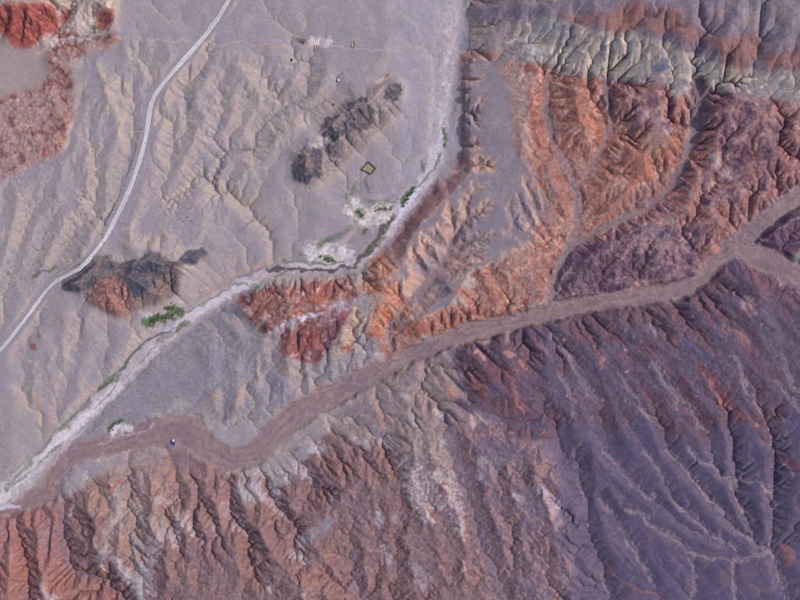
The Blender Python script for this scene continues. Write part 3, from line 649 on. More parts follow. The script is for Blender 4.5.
zone([(372,262),(400,240),(412,255),(404,275),(418,298),(405,312),(388,340),(362,338),(370,300),(352,288)], dict(flat=(158,134,124), slope=(176,124,102), crest=((190,156,134), .2, .7, .5), patch=[((150,80,66), 1, .25, .7, .8), ((120,72,70), 4, .4, .8, .6)]), 'red_outcrop', 4)
zone([(354,300),(362,286),(372,298),(371,318),(362,326),(350,350),(335,365),(325,372),(345,340),(352,318)], dict(flat=(146,136,138), slope=(170,146,128), s0=.2, s1=.5), 'valley_slope', 3)
# mesa and orange badlands
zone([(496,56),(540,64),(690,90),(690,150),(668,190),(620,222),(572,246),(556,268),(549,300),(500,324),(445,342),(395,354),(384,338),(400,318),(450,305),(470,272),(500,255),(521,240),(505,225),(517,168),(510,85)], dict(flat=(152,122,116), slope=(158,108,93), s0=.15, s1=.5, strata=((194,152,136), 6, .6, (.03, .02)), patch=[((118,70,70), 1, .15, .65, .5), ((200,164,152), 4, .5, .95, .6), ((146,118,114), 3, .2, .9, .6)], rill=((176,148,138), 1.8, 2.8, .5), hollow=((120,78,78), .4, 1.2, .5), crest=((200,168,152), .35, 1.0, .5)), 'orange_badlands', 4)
zone([(500,57),(512,62),(528,78),(530,110),(527,140),(532,165),(540,200),(545,235),(525,248),(505,255),(500,240),(510,210),(517,168),(512,110)], dict(flat=(150,132,130), slope=(176,140,122), strata=((160,104,86), 6, .5, (0, 0)), patch=[((160,100,84), 1, .4, .8, .5)]), 'orange_badlands', 5)
zone([(458,54),(470,51),(500,53),(512,60),(500,66),(478,62),(467,72),(466,100),(467,150),(469,166),(462,180),(440,206),(420,228),(406,250),(400,268),(384,262),(392,240),(412,208),(432,186),(452,170),(462,148),(461,100),(460,66)], dict(flat=(146,130,138), slope=(152,112,108), s0=.3, s1=.8, patch=[((120,80,88), 1, .3, .9, .5), ((186,150,140), 4, .2, .8, .6)]), 'mesa', 2)
sl, mm = polymask(F, MESA, fwx, fwy, 2)
C[sl] += (ground(sl, dict(flat=(134,124,133), slope=(186,150,132), s0=.12, s1=.42, mott=((125,115,126), .8), patch=[((146,134,142), 3, .1, .8, .7), ((120,110,122), 1, .3, .9, .4)], rill=((150,136,138), 1.8, 2.6, .5), hollow=((160,106,88), .6, 1.8, .7), crest=((164,148,152), .15, .5, .6))) - C[sl]) * mm[..., None]
if 'mesa' not in ZNAMES: ZNAMES.append('mesa')
q_ = ZID[sl]; q_[mm > .5] = ZNAMES.index('mesa')
# purple badlands
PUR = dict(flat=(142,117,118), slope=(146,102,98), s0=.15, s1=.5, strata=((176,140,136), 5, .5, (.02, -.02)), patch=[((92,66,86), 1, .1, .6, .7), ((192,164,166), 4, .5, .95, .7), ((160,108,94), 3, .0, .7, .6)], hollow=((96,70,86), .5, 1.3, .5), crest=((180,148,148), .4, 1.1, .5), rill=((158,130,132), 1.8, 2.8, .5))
zone([(600,80),(690,90),(900,98),(900,180),(800,200),(735,247),(690,290),(560,310),(556,268),(572,246),(620,222),(668,190),(690,150),(655,140),(625,120),(612,100)], PUR, 'purple_badlands', 6)
zone([(555,288),(560,268),(575,252),(600,238),(640,226),(655,236),(640,262),(662,286),(620,292),(580,300),(552,305)], dict(PUR, flat=(128,106,114), slope=(102,76,92), patch=[((80,56,80), 1, 0, .6, .6), ((178,132,120), 4, .5, .9, .7)]), 'purple_badlands', 4)
zone([(640,226),(680,225),(705,245),(690,285),(660,290),(640,262)], dict(PUR, flat=(130,110,118), slope=(116,86,98), patch=[((80,62,92), 1, .1, .6, .7), ((184,136,126), 4, .45, .9, .7)]), 'purple_badlands', 6)
zone([(704,140),(706,115),(722,102),(750,99),(775,106),(785,140),(770,185),(735,200),(712,180),(725,150)], dict(PUR, flat=(140,116,120), slope=(122,88,96)), 'purple_badlands', 5)
zone([(738,247),(752,236),(775,220),(810,200),(900,180),(900,300),(810,262),(770,256)], dict(flat=(134,110,122), slope=(108,78,98), s0=.15, s1=.5, patch=[((78,58,84), 1, .2, .7, .6), ((160,128,128), 4, .4, .9, .6)]), 'purple_badlands', 4)
# layered cliff and the hills above it
zone([(469,-80),(900,-80),(900,100),(760,97),(690,89),(600,79),(540,65),(500,56),(469,52)], dict(flat=(130,117,130), slope=(136,117,122), s0=.2, s1=.6, mott=((120,110,128), .7), patch=[((154,122,118), 1, .3, .8, .6)]), 'layered_cliff', 3)
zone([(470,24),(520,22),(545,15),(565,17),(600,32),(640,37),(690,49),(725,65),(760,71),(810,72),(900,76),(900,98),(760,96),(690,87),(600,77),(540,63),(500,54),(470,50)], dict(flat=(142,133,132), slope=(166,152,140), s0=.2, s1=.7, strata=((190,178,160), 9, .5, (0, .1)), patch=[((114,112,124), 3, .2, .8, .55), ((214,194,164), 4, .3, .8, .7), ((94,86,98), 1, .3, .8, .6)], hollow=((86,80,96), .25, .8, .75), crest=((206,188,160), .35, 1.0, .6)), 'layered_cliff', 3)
zone([(470,18),(520,18),(523,40),(522,57),(500,55),(470,50)], dict(flat=(144,130,130), slope=(150,132,126), s0=.2, s1=.6, patch=[((164,148,138), 4, .2, .8, .6), ((126,114,122), 1, .3, .8, .5)]), 'layered_cliff', 5)
RB = dict(flat=(150,112,104), slope=(146,106,98), mott=((128,98,104), .6), patch=[((120,92,100), 1, .2, .8, .5)])
for p_ in ([(644,18),(652,4),(676,10),(702,34),(694,42),(672,36),(655,30)], [(704,50),(708,34),(735,38),(756,42),(759,60),(748,68),(728,60)], [(764,72),(766,52),(785,48),(830,46),(830,70),(785,78)], [(600,22),(615,8),(640,2),(648,20),(630,32),(612,30)], [(560,14),(580,10),(600,14),(602,22),(575,20)]):
    zone(p_, RB, 'layered_cliff', 5)
zone([(726,0),(760,-10),(830,-10),(830,40),(775,36),(755,34),(738,20)], dict(flat=(128,118,128), slope=(132,120,126), strata=((150,144,150), 7, .5, (.1, 0)), patch=[((112,98,112), 1, .2, .8, .6), ((146,112,104), 3, .3, .9, .6)]), 'layered_cliff', 6)
zone([(690,88),(702,84),(712,92),(708,120),(700,138),(690,148),(688,120)], dict(flat=(132,110,118), slope=(136,110,114)), 'purple_badlands', 3)
# lower left hills
LOWL = dict(flat=(126,104,108), slope=(138,104,98), s0=.2, s1=.7, strata=((174,166,170), 13, .7, (.05, .03)), mott=((128,102,110), .6), patch=[((116,88,98), 1, .2, .8, .5), ((146,124,124), 3, .3, .9, .5)], crest=((164,122,108), .4, 1.2, .5), rill=((134,114,124), 2.0, 3.0, .5), hollow=((104,80,90), .3, 1.0, .45))
zone([(-120,520),(0,512),(40,504),(66,500),(90,480),(110,462),(180,450),(225,470),(272,470),(300,445),(345,420),(372,385),(440,345),(470,420),(530,430),(560,500),(600,720),(-120,720)], LOWL, 'red_hills', 4)
zone([(-120,520),(0,512),(40,504),(66,506),(66,545),(76,576),(130,600),(180,720),(-120,720)], dict(LOWL, flat=(142,106,104), slope=(152,104,94)), 'red_hills', 8)
zone([(80,485),(110,462),(150,452),(175,455),(178,480),(172,515),(150,540),(130,560),(110,545),(98,520)], dict(flat=(148,132,130), slope=(150,120,110), patch=[((128,100,108), 1, .2, .7, .6), ((160,160,158), 3, .1, .7, .6)]), 'red_hills', 8)
zone([(172,455),(205,470),(225,475),(250,500),(225,530),(190,520)], dict(flat=(132,112,118), slope=(140,110,108), patch=[((120,90,102), 1, .2, .8, .5)]), 'red_hills', 8)
zone([(330,440),(345,405),(372,385),(440,345),(455,370),(470,415),(470,440),(450,470),(400,462),(370,450)], dict(flat=(136,122,128), slope=(150,130,126), patch=[((122,106,114), 1, .1, .7, .6), ((166,158,164), 4, .6, 1.2, .5)]), 'red_hills', 8)
zone([(450,420),(540,435),(560,480),(570,540),(600,720),(500,720),(480,560)], dict(flat=(110,96,114), slope=(138,110,110), s0=.25, s1=.6, rill=((134,116,126), 2.0, 3.0, .5), patch=[((104,86,108), 1, .2, .8, .6), ((160,116,104), 4, .4, .9, .5)]), 'red_hills', 8)
# lower right purple gravel slopes
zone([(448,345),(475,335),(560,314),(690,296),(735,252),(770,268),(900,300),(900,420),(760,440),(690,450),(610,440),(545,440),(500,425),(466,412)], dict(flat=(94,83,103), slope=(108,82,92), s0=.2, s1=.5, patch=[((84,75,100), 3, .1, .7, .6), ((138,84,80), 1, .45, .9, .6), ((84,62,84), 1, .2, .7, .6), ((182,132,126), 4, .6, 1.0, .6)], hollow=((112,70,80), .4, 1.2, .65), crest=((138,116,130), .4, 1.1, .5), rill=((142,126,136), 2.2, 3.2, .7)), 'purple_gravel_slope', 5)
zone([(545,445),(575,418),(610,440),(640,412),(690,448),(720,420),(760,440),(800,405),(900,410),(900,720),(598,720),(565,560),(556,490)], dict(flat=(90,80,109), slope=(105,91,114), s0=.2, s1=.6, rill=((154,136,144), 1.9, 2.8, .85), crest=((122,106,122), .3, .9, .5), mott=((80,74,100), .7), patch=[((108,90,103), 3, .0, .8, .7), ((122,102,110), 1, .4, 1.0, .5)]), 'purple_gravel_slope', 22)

# washes, river gravel, salt, rock bands
WASHC = dict(flat=(143,120,120), slope=(146,122,120), s0=.3, s1=.9, mott=((130,110,116), .9), patch=[((154,133,131), 1, .1, .8, .6), ((122,102,109), 3, .2, .8, .6), ((160,142,140), 4, .5, .9, .4)])
def floorcolour(L, W, o, name, grow=0.):
    pts = P3(L)
    r = seg_field(F, pts, 50, fwx, fwy, W); sl, D, Wd = r
    k = (ss(2.2, -2.2, D - Wd - grow + .8 * NO[2][sl] + 1.8 * NO[1][sl]) * .95)[..., None]
    gc = ground(sl, o) * (1 + .02 * np.sin(D * .7 + 5 * NO[0][sl]) + .02 * np.sin(D * 1.6 + 6 * NO[3][sl]))[..., None]
    C[sl] += (gc - C[sl]) * k
    if name not in ZNAMES: ZNAMES.append(name)
    q = ZID[sl]; q[D < Wd + grow] = ZNAMES.index(name)
floorcolour(WASH4, [5] * 4, dict(WASHC, flat=(130,108,116)), 'sandy_wash'); floorcolour(WASH5, [3, 3, 3, 4, 4, 4, 4], dict(WASHC, flat=(138,114,116)), 'sandy_wash')
floorcolour(WASH3, [6, 5, 4, 4, 3, 3, 2.5, 2.5, 2, 2, 2, 2], dict(WASHC, flat=(146,122,122)), 'sandy_wash'); floorcolour(WASH3B, [2] * 6, dict(WASHC, flat=(146,122,122)), 'sandy_wash')
floorcolour(TRUNK, [3, 3, 3, 3, 3, 3, 3, 2.5, 2], dict(WASHC, flat=(142,120,120)), 'sandy_wash')
floorcolour(WASH2, [9, 10, 10, 11, 11], dict(WASHC, flat=(146,126,128)), 'sandy_wash'); floorcolour(WASH1, WASH1W, WASHC, 'sandy_wash', 0)
zone([(150,445),(165,425),(188,414),(202,422),(210,438),(218,449),(240,450),(258,440),(276,418),(300,408),(285,440),(268,460),(258,468),(225,469),(205,462),(185,455),(165,450)], WASHC, 'sandy_wash', 3)
zone([(50,450),(75,443),(110,440),(160,432),(160,445),(110,450),(66,462),(64,480),(66,500),(40,503),(0,515),(-20,508),(20,500),(44,490),(52,470)], dict(WASHC, flat=(142,114,116)), 'sandy_wash', 2)
for k_, (off, q_, w_) in enumerate(((-.55, (156,136,133), 1.3), (.1, (120,100,107), 1.0), (.5, (152,132,130), 1.2), (-.2, (124,104,110), .8), (.75, (116,96,102), .9), (-.8, (118,98,104), .8))):
    ln_ = []
    for i_, (p_, wd_) in enumerate(zip(WASH1, WASH1W)):
        a_ = WASH1[max(0, i_ - 1)]; b_ = WASH1[min(len(WASH1) - 1, i_ + 1)]; dx_, dy_ = b_[0] - a_[0], b_[1] - a_[1]; l_ = math.hypot(dx_, dy_)
        o_ = wd_ * (off + .3 * math.sin(i_ * 1.7 + k_ * 2.1)); ln_.append((p_[0] - dy_ / l_ * o_, p_[1] + dx_ / l_ * o_))
    streak(ln_[1:], w_, q_, .5, .45)
floorcolour(RIVER, RIVERW, dict(flat=(172,163,168), slope=(164,154,156), patch=[((196,189,196), 1, .1, .7, .7), ((140,130,138), 4, .4, .9, .6)]), 'dry_riverbed', -1)

for L_, w_, q_, a_, b_ in [
 # river: braids, stream, banks
 ([(441,112),(440,130),(441,150)], 1.6, (196,198,216), .9, .2), ([(436,150),(428,174),(414,192),(402,212),(390,228)], 5, (196,191,206), .9, .25), ([(418,188),(404,208),(396,222)], 2, (206,206,224), .9, .3),
 ([(376,246),(362,258),(345,265),(325,266),(290,263)], 2.4, (188,184,200), .9, .3), ([(393,214),(380,234),(368,252),(355,262)], 2.4, (92,76,74), 1.0, .1), ([(357,266),(330,271),(300,269),(268,268)], 1.3, (84,68,72), 1.2, .1), ([(384,236),(378,246)], 1.5, (104,90,88), .6, 0),
 ([(265,262),(240,272),(228,280),(212,293),(205,300)], 1.3, (176,146,126), .8, 0), ([(287,240),(286,250),(277,253),(275,262)], .9, (178,140,120), .7, 0), ([(262,268),(240,277),(226,287)], .8, (110,92,94), .6, .1),
 ([(250,282),(235,288),(215,300),(196,312),(186,319)], 4.2, (204,198,210), .9, .35), ([(180,321),(172,328),(165,333)], 2.0, (190,188,206), .9, .1), ([(185,322),(172,332),(160,342)], 2.5, (118,112,98), .6, .1),
 ([(170,330),(158,336),(148,339),(141,346),(135,352),(126,363),(119,378),(112,392),(101,402)], .9, (86,86,104), .95, 0), ([(160,338),(152,350),(140,362)], .8, (112,100,100), .7, 0),
 ([(118,385),(100,402),(80,422),(58,440),(38,460),(18,482),(0,498)], 4.6, (206,199,204), .95, .3), ([(92,412),(70,432),(50,452),(30,472)], 1.5, (214,208,214), .8, .3), ([(166,346),(150,362),(135,380),(118,398),(95,418),(75,436)], .8, (122,104,108), .7, .1),
 ([(-5,510),(8,508),(20,507)], 2, (196,196,214), .9, .1), ([(30,478),(12,494),(0,506)], 1.2, (150,160,130), .5, .2),
 ([(176,340),(190,326),(210,314),(232,300)], 2.5, (158,146,148), .7, .1),
 # salt crusts
 ([(311,42),(320,41),(328,42)], 4.5, (214,204,202), .9, .3), ([(258,46),(270,46),(281,46)], 1.0, (172,120,108), .8, .1),
 ([(114,431),(121,427),(127,428)], 4.2, (218,214,222), .95, .2), ([(154,424),(147,430),(138,434),(124,435),(112,436),(107,441),(98,447)], 1.0, (196,186,196), .7, .4),
 ([(352,210),(358,208),(362,214)], 3, (204,196,198), .8, .4), ([(354,206),(360,216),(368,222),(376,216),(386,208)], 8, (214,207,203), 1.1, .35), ([(368,226),(378,222)], 3, (196,186,186), .7, .4), ([(312,250),(322,252),(336,256),(344,252)], 8, (212,205,207), 1.1, .35), ([(338,258),(345,256),(340,250)], 2.5, (186,178,184), .7, .5), ([(345,240),(352,232),(350,225)], 3, (176,164,168), .6, .5), ([(375,200),(385,196),(392,192)], 4, (176,168,180), .6, .6),
 ([(145,321),(150,314)], 2, (206,200,212), .8, .2), ([(165,311),(170,310)], 1.8, (196,184,196), .8, 0), ([(58,42),(70,40),(82,38),(96,38)], 1.4, (198,194,206), .8, .2), ([(60,30),(56,42),(52,50)], .9, (186,184,200), .8, .1), ([(36,52),(50,49)], 1.6, (196,160,150), .7, .1), ([(81,18),(84,30)], 3.5, (190,182,186), .5, .3),
 # plain: pale silt edges, old track, hollows
 ([(118,37),(150,39),(200,43),(245,44),(285,46),(310,46),(345,47),(372,50),(402,51)], .9, (186,166,154), .75, .1), ([(402,51),(422,51)], .6, (150,140,130), .6, 0),
 ([(100,65),(108,90),(115,110),(122,130),(126,150)], 3, (184,167,148), .75, .2), ([(130,50),(134,75),(128,100),(120,128)], 2, (180,165,148), .7, .2), ([(72,58),(73,75),(73,90),(78,104),(70,126),(64,150)], 1.8, (190,170,150), .75, .15), ([(75,66),(82,100),(80,130)], 5, (160,150,138), .5, .2),
 ([(160,70),(172,95),(165,130),(160,155)], 2.2, (172,158,146), .6, .2), ([(232,54),(248,66),(254,85),(248,108),(240,122)], 6, (168,154,146), .65, .3), ([(238,116),(252,138),(250,160)], 5, (172,158,148), .65, .3), ([(262,150),(280,140),(300,128)], 4, (174,160,150), .6, .4),
 ([(300,118),(315,130),(312,145),(325,140)], 3.5, (182,174,172), .6, .4), ([(318,146),(322,140)], 3, (196,190,186), .7, .3), ([(370,80),(378,70),(386,55)], 4, (172,158,150), .6, .3), ([(378,82),(385,78)], 2.5, (200,180,164), .8, .2), ([(387,76)], 2.2, (176,92,62), .9, 0), ([(376,94),(384,88)], 1.5, (190,164,140), .6, .1),
 ([(96,150),(97,185),(88,205),(96,228),(106,250)], 4, (168,156,142), .6, .25), ([(165,150),(173,165),(166,182),(150,208),(125,230)], 2.4, (172,158,146), .55, .25), ([(70,218),(69,240),(66,258)], 3.5, (166,154,140), .6, .3), ([(32,220),(22,238),(19,262),(10,285)], 3.5, (170,156,142), .6, .3), ([(50,235),(42,250),(30,270)], 3, (168,156,140), .6, .3), ([(122,150),(118,175),(113,200)], 2.2, (172,158,142), .6, .2), ([(178,190),(170,215),(160,232)], 2, (170,158,142), .5, .3), ([(28,300),(27,285),(35,275)], 1.2, (182,150,124), .6, .1),
 ([(205,172),(222,152),(252,150),(265,121),(290,108),(308,95),(311,60)], 2.6, (136,127,128), .7, .1), ([(288,90),(298,86)], 8, (142,132,130), .6, .3), ([(290,108),(310,112),(325,101),(336,93)], 2.2, (144,134,134), .7, .1), ([(309,57)], 2.5, (122,112,118), .7, 0), ([(274,90),(272,110)], .8, (128,114,112), .6, 0), ([(150,215),(160,196),(172,172)], .9, (138,118,122), .5, .1),
 ([(405,14),(420,35),(430,65),(434,95),(433,150)], 1.3, (182,170,166), .6, .2), ([(452,30),(453,42),(451,52)], 2, (184,172,164), .6, .2), ([(358,0),(370,15),(375,35)], 3, (168,160,164), .5, .2), ([(262,-4),(252,8),(246,30)], .9, (172,160,156), .5, .1), ([(300,8),(302,30)], .8, (174,164,162), .5, .1), ([(290,20),(296,36)], .8, (174,164,162), .5, .1), ([(316,14),(322,8)], 1.4, (178,166,158), .5, .4), ([(385,0),(405,14)], 1, (176,164,160), .5, .1),
 ([(150,232),(120,256),(106,262)], 2, (170,150,150), .5, .2), ([(116,263),(135,256),(146,250)], 1.3, (180,166,160), .8, .1), ([(62,288),(61,282)], 1.5, (170,162,172), .7, 0), ([(175,258),(200,246)], 1.4, (170,158,156), .6, .1), ([(225,205),(240,212),(258,225)], 4, (160,148,140), .5, .3), ([(247,224),(252,220),(256,216)], 1.4, (106,98,100), .7, .3), ([(205,242),(212,248)], 4, (126,116,112), .6, .3), ([(200,256),(208,262)], 4, (120,112,112), .5, .3), ([(240,230),(246,234)], 3, (130,122,120), .6, .2),
 # left bank hills
 ([(32,346)], 3.2, (150,78,62), .9, 0), ([(36,330),(38,338)], 1.8, (120,92,108), .6, 0), ([(20,352),(12,358)], 1.6, (170,128,104), .6, .2), ([(66,330),(62,350),(66,372)], 3, (172,156,140), .6, .25), ([(45,345),(52,358)], 4, (166,152,140), .5, .3), ([(40,370),(48,380),(52,386)], 1.8, (188,152,130), .7, .2), ([(36,392),(41,406),(44,424)], 1.4, (188,142,112), .7, .15), ([(53,408),(52,424)], 1.4, (184,142,114), .7, .2), ([(96,322),(104,318),(112,318)], 2.5, (190,158,134), .6, .5), ([(86,318),(80,330)], 4, (164,152,140), .5, .3), ([(110,345),(105,355)], 1.2, (180,156,136), .5, .2), ([(98,370),(104,376)], 1, (188,158,134), .7, .2), ([(90,385),(97,392)], 1, (188,158,134), .7, .2), ([(84,378),(90,388)], 1, (184,156,134), .6, .2), ([(112,300),(118,306),(130,318)], 4, (170,128,110), .6, .4), ([(72,378),(68,362),(76,352)], 4, (134,132,146), .5, .1),
 ([(118,345),(122,352)], 1, (186,158,134), .6, .2), ([(10,440),(30,432)], 6, (150,144,146), .4, .2),
 # slopes south of the river
 ([(200,332),(206,340),(214,348),(222,352)], 1.1, (180,146,120), .75, .3), ([(204,338),(216,336),(226,335)], .9, (178,146,122), .7, .3), ([(176,345),(186,350),(200,358)], .9, (170,142,124), .6, .2), ([(216,314),(230,320),(245,332)], 1.3, (178,150,128), .6, .2), ([(262,322),(268,314),(272,306)], 3, (190,164,146), .7, .4), ([(246,310),(252,316)], 3, (152,160,164), .7, .3), ([(278,344),(265,340),(256,336)], 2, (176,156,138), .6, .2),
 ([(278,330),(286,325),(296,320),(304,317)], 3.6, (172,184,196), .85, .3), ([(304,318),(314,316),(322,313)], 2.2, (206,204,216), .9, .15), ([(327,311),(334,307),(344,306)], 2.4, (196,188,204), .8, .5), ([(330,315),(322,332),(328,342)], 6, (98,66,86), .55, .2), ([(338,322),(330,336),(326,346)], 3.5, (84,56,76), .7, .1), ([(306,344),(310,338),(314,346)], 2.6, (160,72,62), .7, .2), ([(305,356),(310,352)], 2.4, (200,180,190), .7, .4), ([(296,308),(308,303),(318,300),(326,296)], 3.5, (158,86,66), .65, .25), ([(262,300),(270,305),(268,312)], 3, (160,88,68), .6, .3), ([(292,298),(300,294)], 3.5, (180,140,130), .6, .4), ([(282,292),(296,288),(310,284)], 2, (190,160,152), .6, .5), ([(352,282),(346,290),(340,300)], 2, (190,152,130), .6, .3), ([(375,278),(380,268),(388,262)], 3, (186,146,118), .6, .3), ([(370,292),(376,288)], 3, (150,76,58), .8, .3),
 ([(340,344),(348,350),(352,345)], 2, (156,84,60), .8, .3), ([(375,330),(380,342),(388,352)], 4, (162,90,74), .7, .4), ([(368,355),(374,358),(382,354)], 2.2, (200,186,186), .7, .5), ([(384,312),(390,318),(386,322)], 2, (156,84,62), .8, .2), ([(366,322),(364,332),(354,342),(350,348)], .8, (80,62,72), .8, 0), ([(350,350),(352,362),(360,370)], .7, (96,78,80), .7, 0), ([(393,340),(392,350)], 1.2, (78,62,76), .7, .1), ([(345,320),(352,312),(362,302)], 1.3, (184,162,140), .7, .1), ([(372,300),(374,312),(371,322)], 1.2, (190,164,138), .7, .1), ([(330,345),(337,340)], 1.4, (190,164,140), .7, .2),
 ([(214,398),(222,392)], 3.2, (184,152,122), .7, .3), ([(236,402),(244,394)], 3.2, (182,152,124), .6, .3), ([(202,404),(210,412)], 1.6, (184,146,118), .7, .2), ([(226,400),(228,418)], 2.4, (112,100,112), .5, .1), ([(256,385),(262,378)], 4, (178,152,128), .5, .3), ([(222,424),(234,426),(240,420)], 5, (156,152,160), .6, .3), ([(225,440),(235,436)], 6, (160,148,150), .6, .2), ([(285,372),(288,366)], 2.2, (182,142,112), .7, .3), ([(302,386),(304,372),(302,362)], .9, (178,140,116), .6, .3), ([(268,402),(276,410),(290,405),(300,396)], .9, (176,138,114), .6, .2), ([(150,412),(165,415),(175,405),(192,402)], 2.2, (164,156,146), .7, .2), ([(170,416),(180,406),(192,404)], 4, (160,152,144), .4, .2), ([(155,400),(170,396)], 6, (134,122,132), .5, .2), ([(120,410),(130,415)], 2, (150,120,100), .4, .4),  # dark band in the hollow between the spurs is painted shading
 ([(235,340),(215,350),(205,372)], 10, (134,132,144), .4, .2),
 # bottom hills: bleached beds
 ([(118,495),(124,508),(122,520)], 6, (158,164,160), .65, .4), ([(131,500),(132,512)], 3, (176,168,138), .6, .3), ([(110,520),(105,545),(98,562)], 4, (166,166,164), .7, .4), ([(140,520),(135,548),(138,570)], 5, (146,148,150), .55, .4), ([(160,520),(165,530)], 5, (158,158,158), .6, .4), ([(132,485),(145,475)], 8, (132,126,140), .45, .4), ([(73,506),(71,512),(70,520)], 1.4, (198,192,206), .9, .1), ([(86,472),(82,480)], 1.4, (190,182,192), .8, .2), ([(105,570),(100,565)], 1.6, (196,188,192), .8, .1), ([(168,450),(172,470),(178,488)], 1.3, (176,118,94), .75, .15), ([(52,462),(49,480),(52,494)], 1.0, (178,128,100), .7, .1), ([(108,486),(112,492),(116,482)], 2.2, (150,88,74), .7, .2), ([(135,578),(140,590)], 4, (150,160,160), .6, .3), ([(176,498),(168,505)], 3, (166,158,144), .6, .2),
 ([(262,475),(275,470),(285,480)], 6, (142,142,150), .55, .4), ([(240,490),(255,485),(250,500)], 6, (150,154,162), .55, .4), ([(298,458),(306,452)], 6, (150,154,164), .5, .4), ([(225,505),(230,512)], 4, (172,170,180), .6, .4), ([(302,542),(318,530),(332,520)], 4.5, (146,154,168), .7, .35), ([(292,555),(300,558),(305,562)], 2.6, (184,182,190), .7, .5), ([(268,582),(272,590)], 2.6, (190,188,194), .8, .3), ([(378,515),(380,525)], 3, (176,180,186), .7, .3), ([(384,548),(390,556),(388,562)], 3, (190,182,190), .75, .4), ([(394,520),(398,512)], 3, (176,160,160), .6, .4), ([(312,448),(318,450)], 4, (176,176,186), .6, .3), ([(344,422),(350,418)], 3, (190,188,194), .7, .4), ([(372,428),(378,438),(385,440)], 3.5, (196,190,198), .7, .5), ([(358,440),(366,445)], 4, (170,172,184), .6, .5), ([(382,426),(380,418)], 2.5, (180,120,96), .6, .3), ([(400,395),(408,398)], 2.6, (196,180,180), .7, .4), ([(412,418),(418,422)], 4, (170,172,182), .6, .5), ([(444,442),(450,438)], 3.5, (176,174,182), .6, .4), ([(438,410),(446,420)], 3, (186,182,188), .7, .4), ([(472,418),(476,424)], 2.5, (214,180,172), .8, .2), ([(450,388),(453,398)], 3, (176,124,106), .7, .3),
 ([(486,462),(492,470),(500,460)], 6, (150,150,156), .6, .4), ([(476,470),(480,478)], 3, (176,172,186), .6, .4), ([(516,495),(522,502)], 2.4, (184,178,190), .75, .3), ([(540,490),(548,498),(556,506)], 4.5, (176,172,190), .8, .4), ([(552,512),(560,520),(556,528)], 4, (176,150,166), .7, .4), ([(444,488),(448,492)], 2.4, (206,190,196), .75, .2), ([(412,565),(422,572),(430,580)], 4, (166,166,174), .6, .4), ([(418,580),(424,588)], 3, (176,170,176), .6, .4), ([(505,470),(508,495),(512,520)], 2, (150,104,92), .5, .3), ([(548,540),(556,560),(558,580)], 2, (168,120,108), .6, .3),
 ([(575,465),(580,470),(578,482),(584,500)], .9, (168,136,132), .7, .1), ([(605,565),(618,578),(640,590),(660,598)], 1.3, (160,104,96), .7, .2), ([(602,572),(606,590)], 2.5, (150,130,140), .5, .2),
 # purple slopes: pale drains and red ground
 ([(447,347),(456,370),(463,395)], 3.6, (128,114,124), .75, .1), ([(463,395),(475,412),(500,417)], 2.5, (126,112,124), .6, .1), ([(553,320),(555,340),(568,355),(576,375),(590,396),(600,405)], 2.8, (136,124,136), .8, .1), ([(480,410),(520,420),(533,422),(543,414),(554,422),(560,442),(565,456)], .7, (72,56,80), .8, 0), ([(540,412),(550,418),(556,432)], 1.6, (140,98,100), .5, .3),
 ([(475,380),(490,372),(508,374),(516,392),(518,410),(500,408),(482,396)], 7, (112,78,84), .75, .2), ([(470,372),(475,385),(485,398)], 2, (160,116,104), .7, .3), ([(508,372),(514,390),(520,408)], 2.4, (168,110,98), .7, .3), ([(519,408),(522,412)], 2, (206,158,144), .9, .1), ([(475,384),(484,388)], 3, (160,96,80), .6, .2), ([(460,355),(468,350),(480,352)], 3, (112,92,100), .7, .1), ([(476,354),(484,358)], 1.8, (200,156,140), .85, .2), ([(506,352),(514,354)], 2.4, (190,134,118), .8, .3), ([(522,362),(526,366)], 2, (186,128,112), .7, .3), ([(536,346),(546,352),(554,358)], 2.2, (160,120,122), .75, .4), ([(530,380),(536,392)], 4, (104,76,96), .5, .2), ([(545,336),(552,352),(556,360)], 4.5, (80,80,116), .7, .1), ([(515,340),(530,335),(548,330)], 6, (92,82,110), .5, .2),
 ([(640,332),(655,352),(672,372)], 4, (126,88,96), .6, .4), ([(700,365),(715,385),(728,402),(748,420)], 4, (132,72,76), .7, .4), ([(705,375),(712,388),(720,400),(730,410)], 2.2, (186,118,110), .7, .5), ([(683,375),(695,400),(708,426)], 3, (112,74,88), .6, .4), ([(725,330),(745,340),(756,352)], 3.5, (164,110,108), .7, .5), ([(745,350),(760,365),(775,376)], 4, (118,76,88), .7, .4), ([(780,378)], 2.2, (126,60,70), .8, .2), ([(640,388),(648,400)], 2, (128,70,80), .7, .4), ([(660,395),(672,410)], 2, (140,92,96), .6, .4), ([(600,350),(606,360),(602,366)], 3, (184,128,116), .7, .5), ([(604,330),(612,326)], 3, (160,110,104), .6, .5), ([(672,338),(680,345)], 2, (180,104,96), .7, .4), ([(745,305),(752,312),(748,300)], 4, (186,150,146), .7, .5), ([(695,320),(706,330)], 2, (140,90,96), .6, .4), ([(650,325),(656,335)], 2.5, (168,160,170), .6, .3), ([(690,345),(700,355),(712,360)], 2.8, (86,88,122), .7, .1), ([(646,328),(652,335)], 3, (96,98,130), .6, .1), ([(780,300),(790,320),(795,345)], 4, (100,66,88), .5, .4), ([(760,300),(772,318),(780,340)], 3.5, (128,110,126), .6, .3), ([(780,455),(786,462),(795,468)], 5, (122,72,84), .8, .3), ([(776,450),(780,462),(792,474)], 1.3, (160,140,150), .8, .1), ([(785,465)], 2, (190,130,120), .8, .2), ([(786,548),(790,560)], 5, (160,106,100), .8, .1), ([(735,580),(745,565),(760,570)], 10, (108,86,106), .5, .2), ([(765,575)], 7, (88,74,104), .4, .2),
 # orange and purple badlands accents
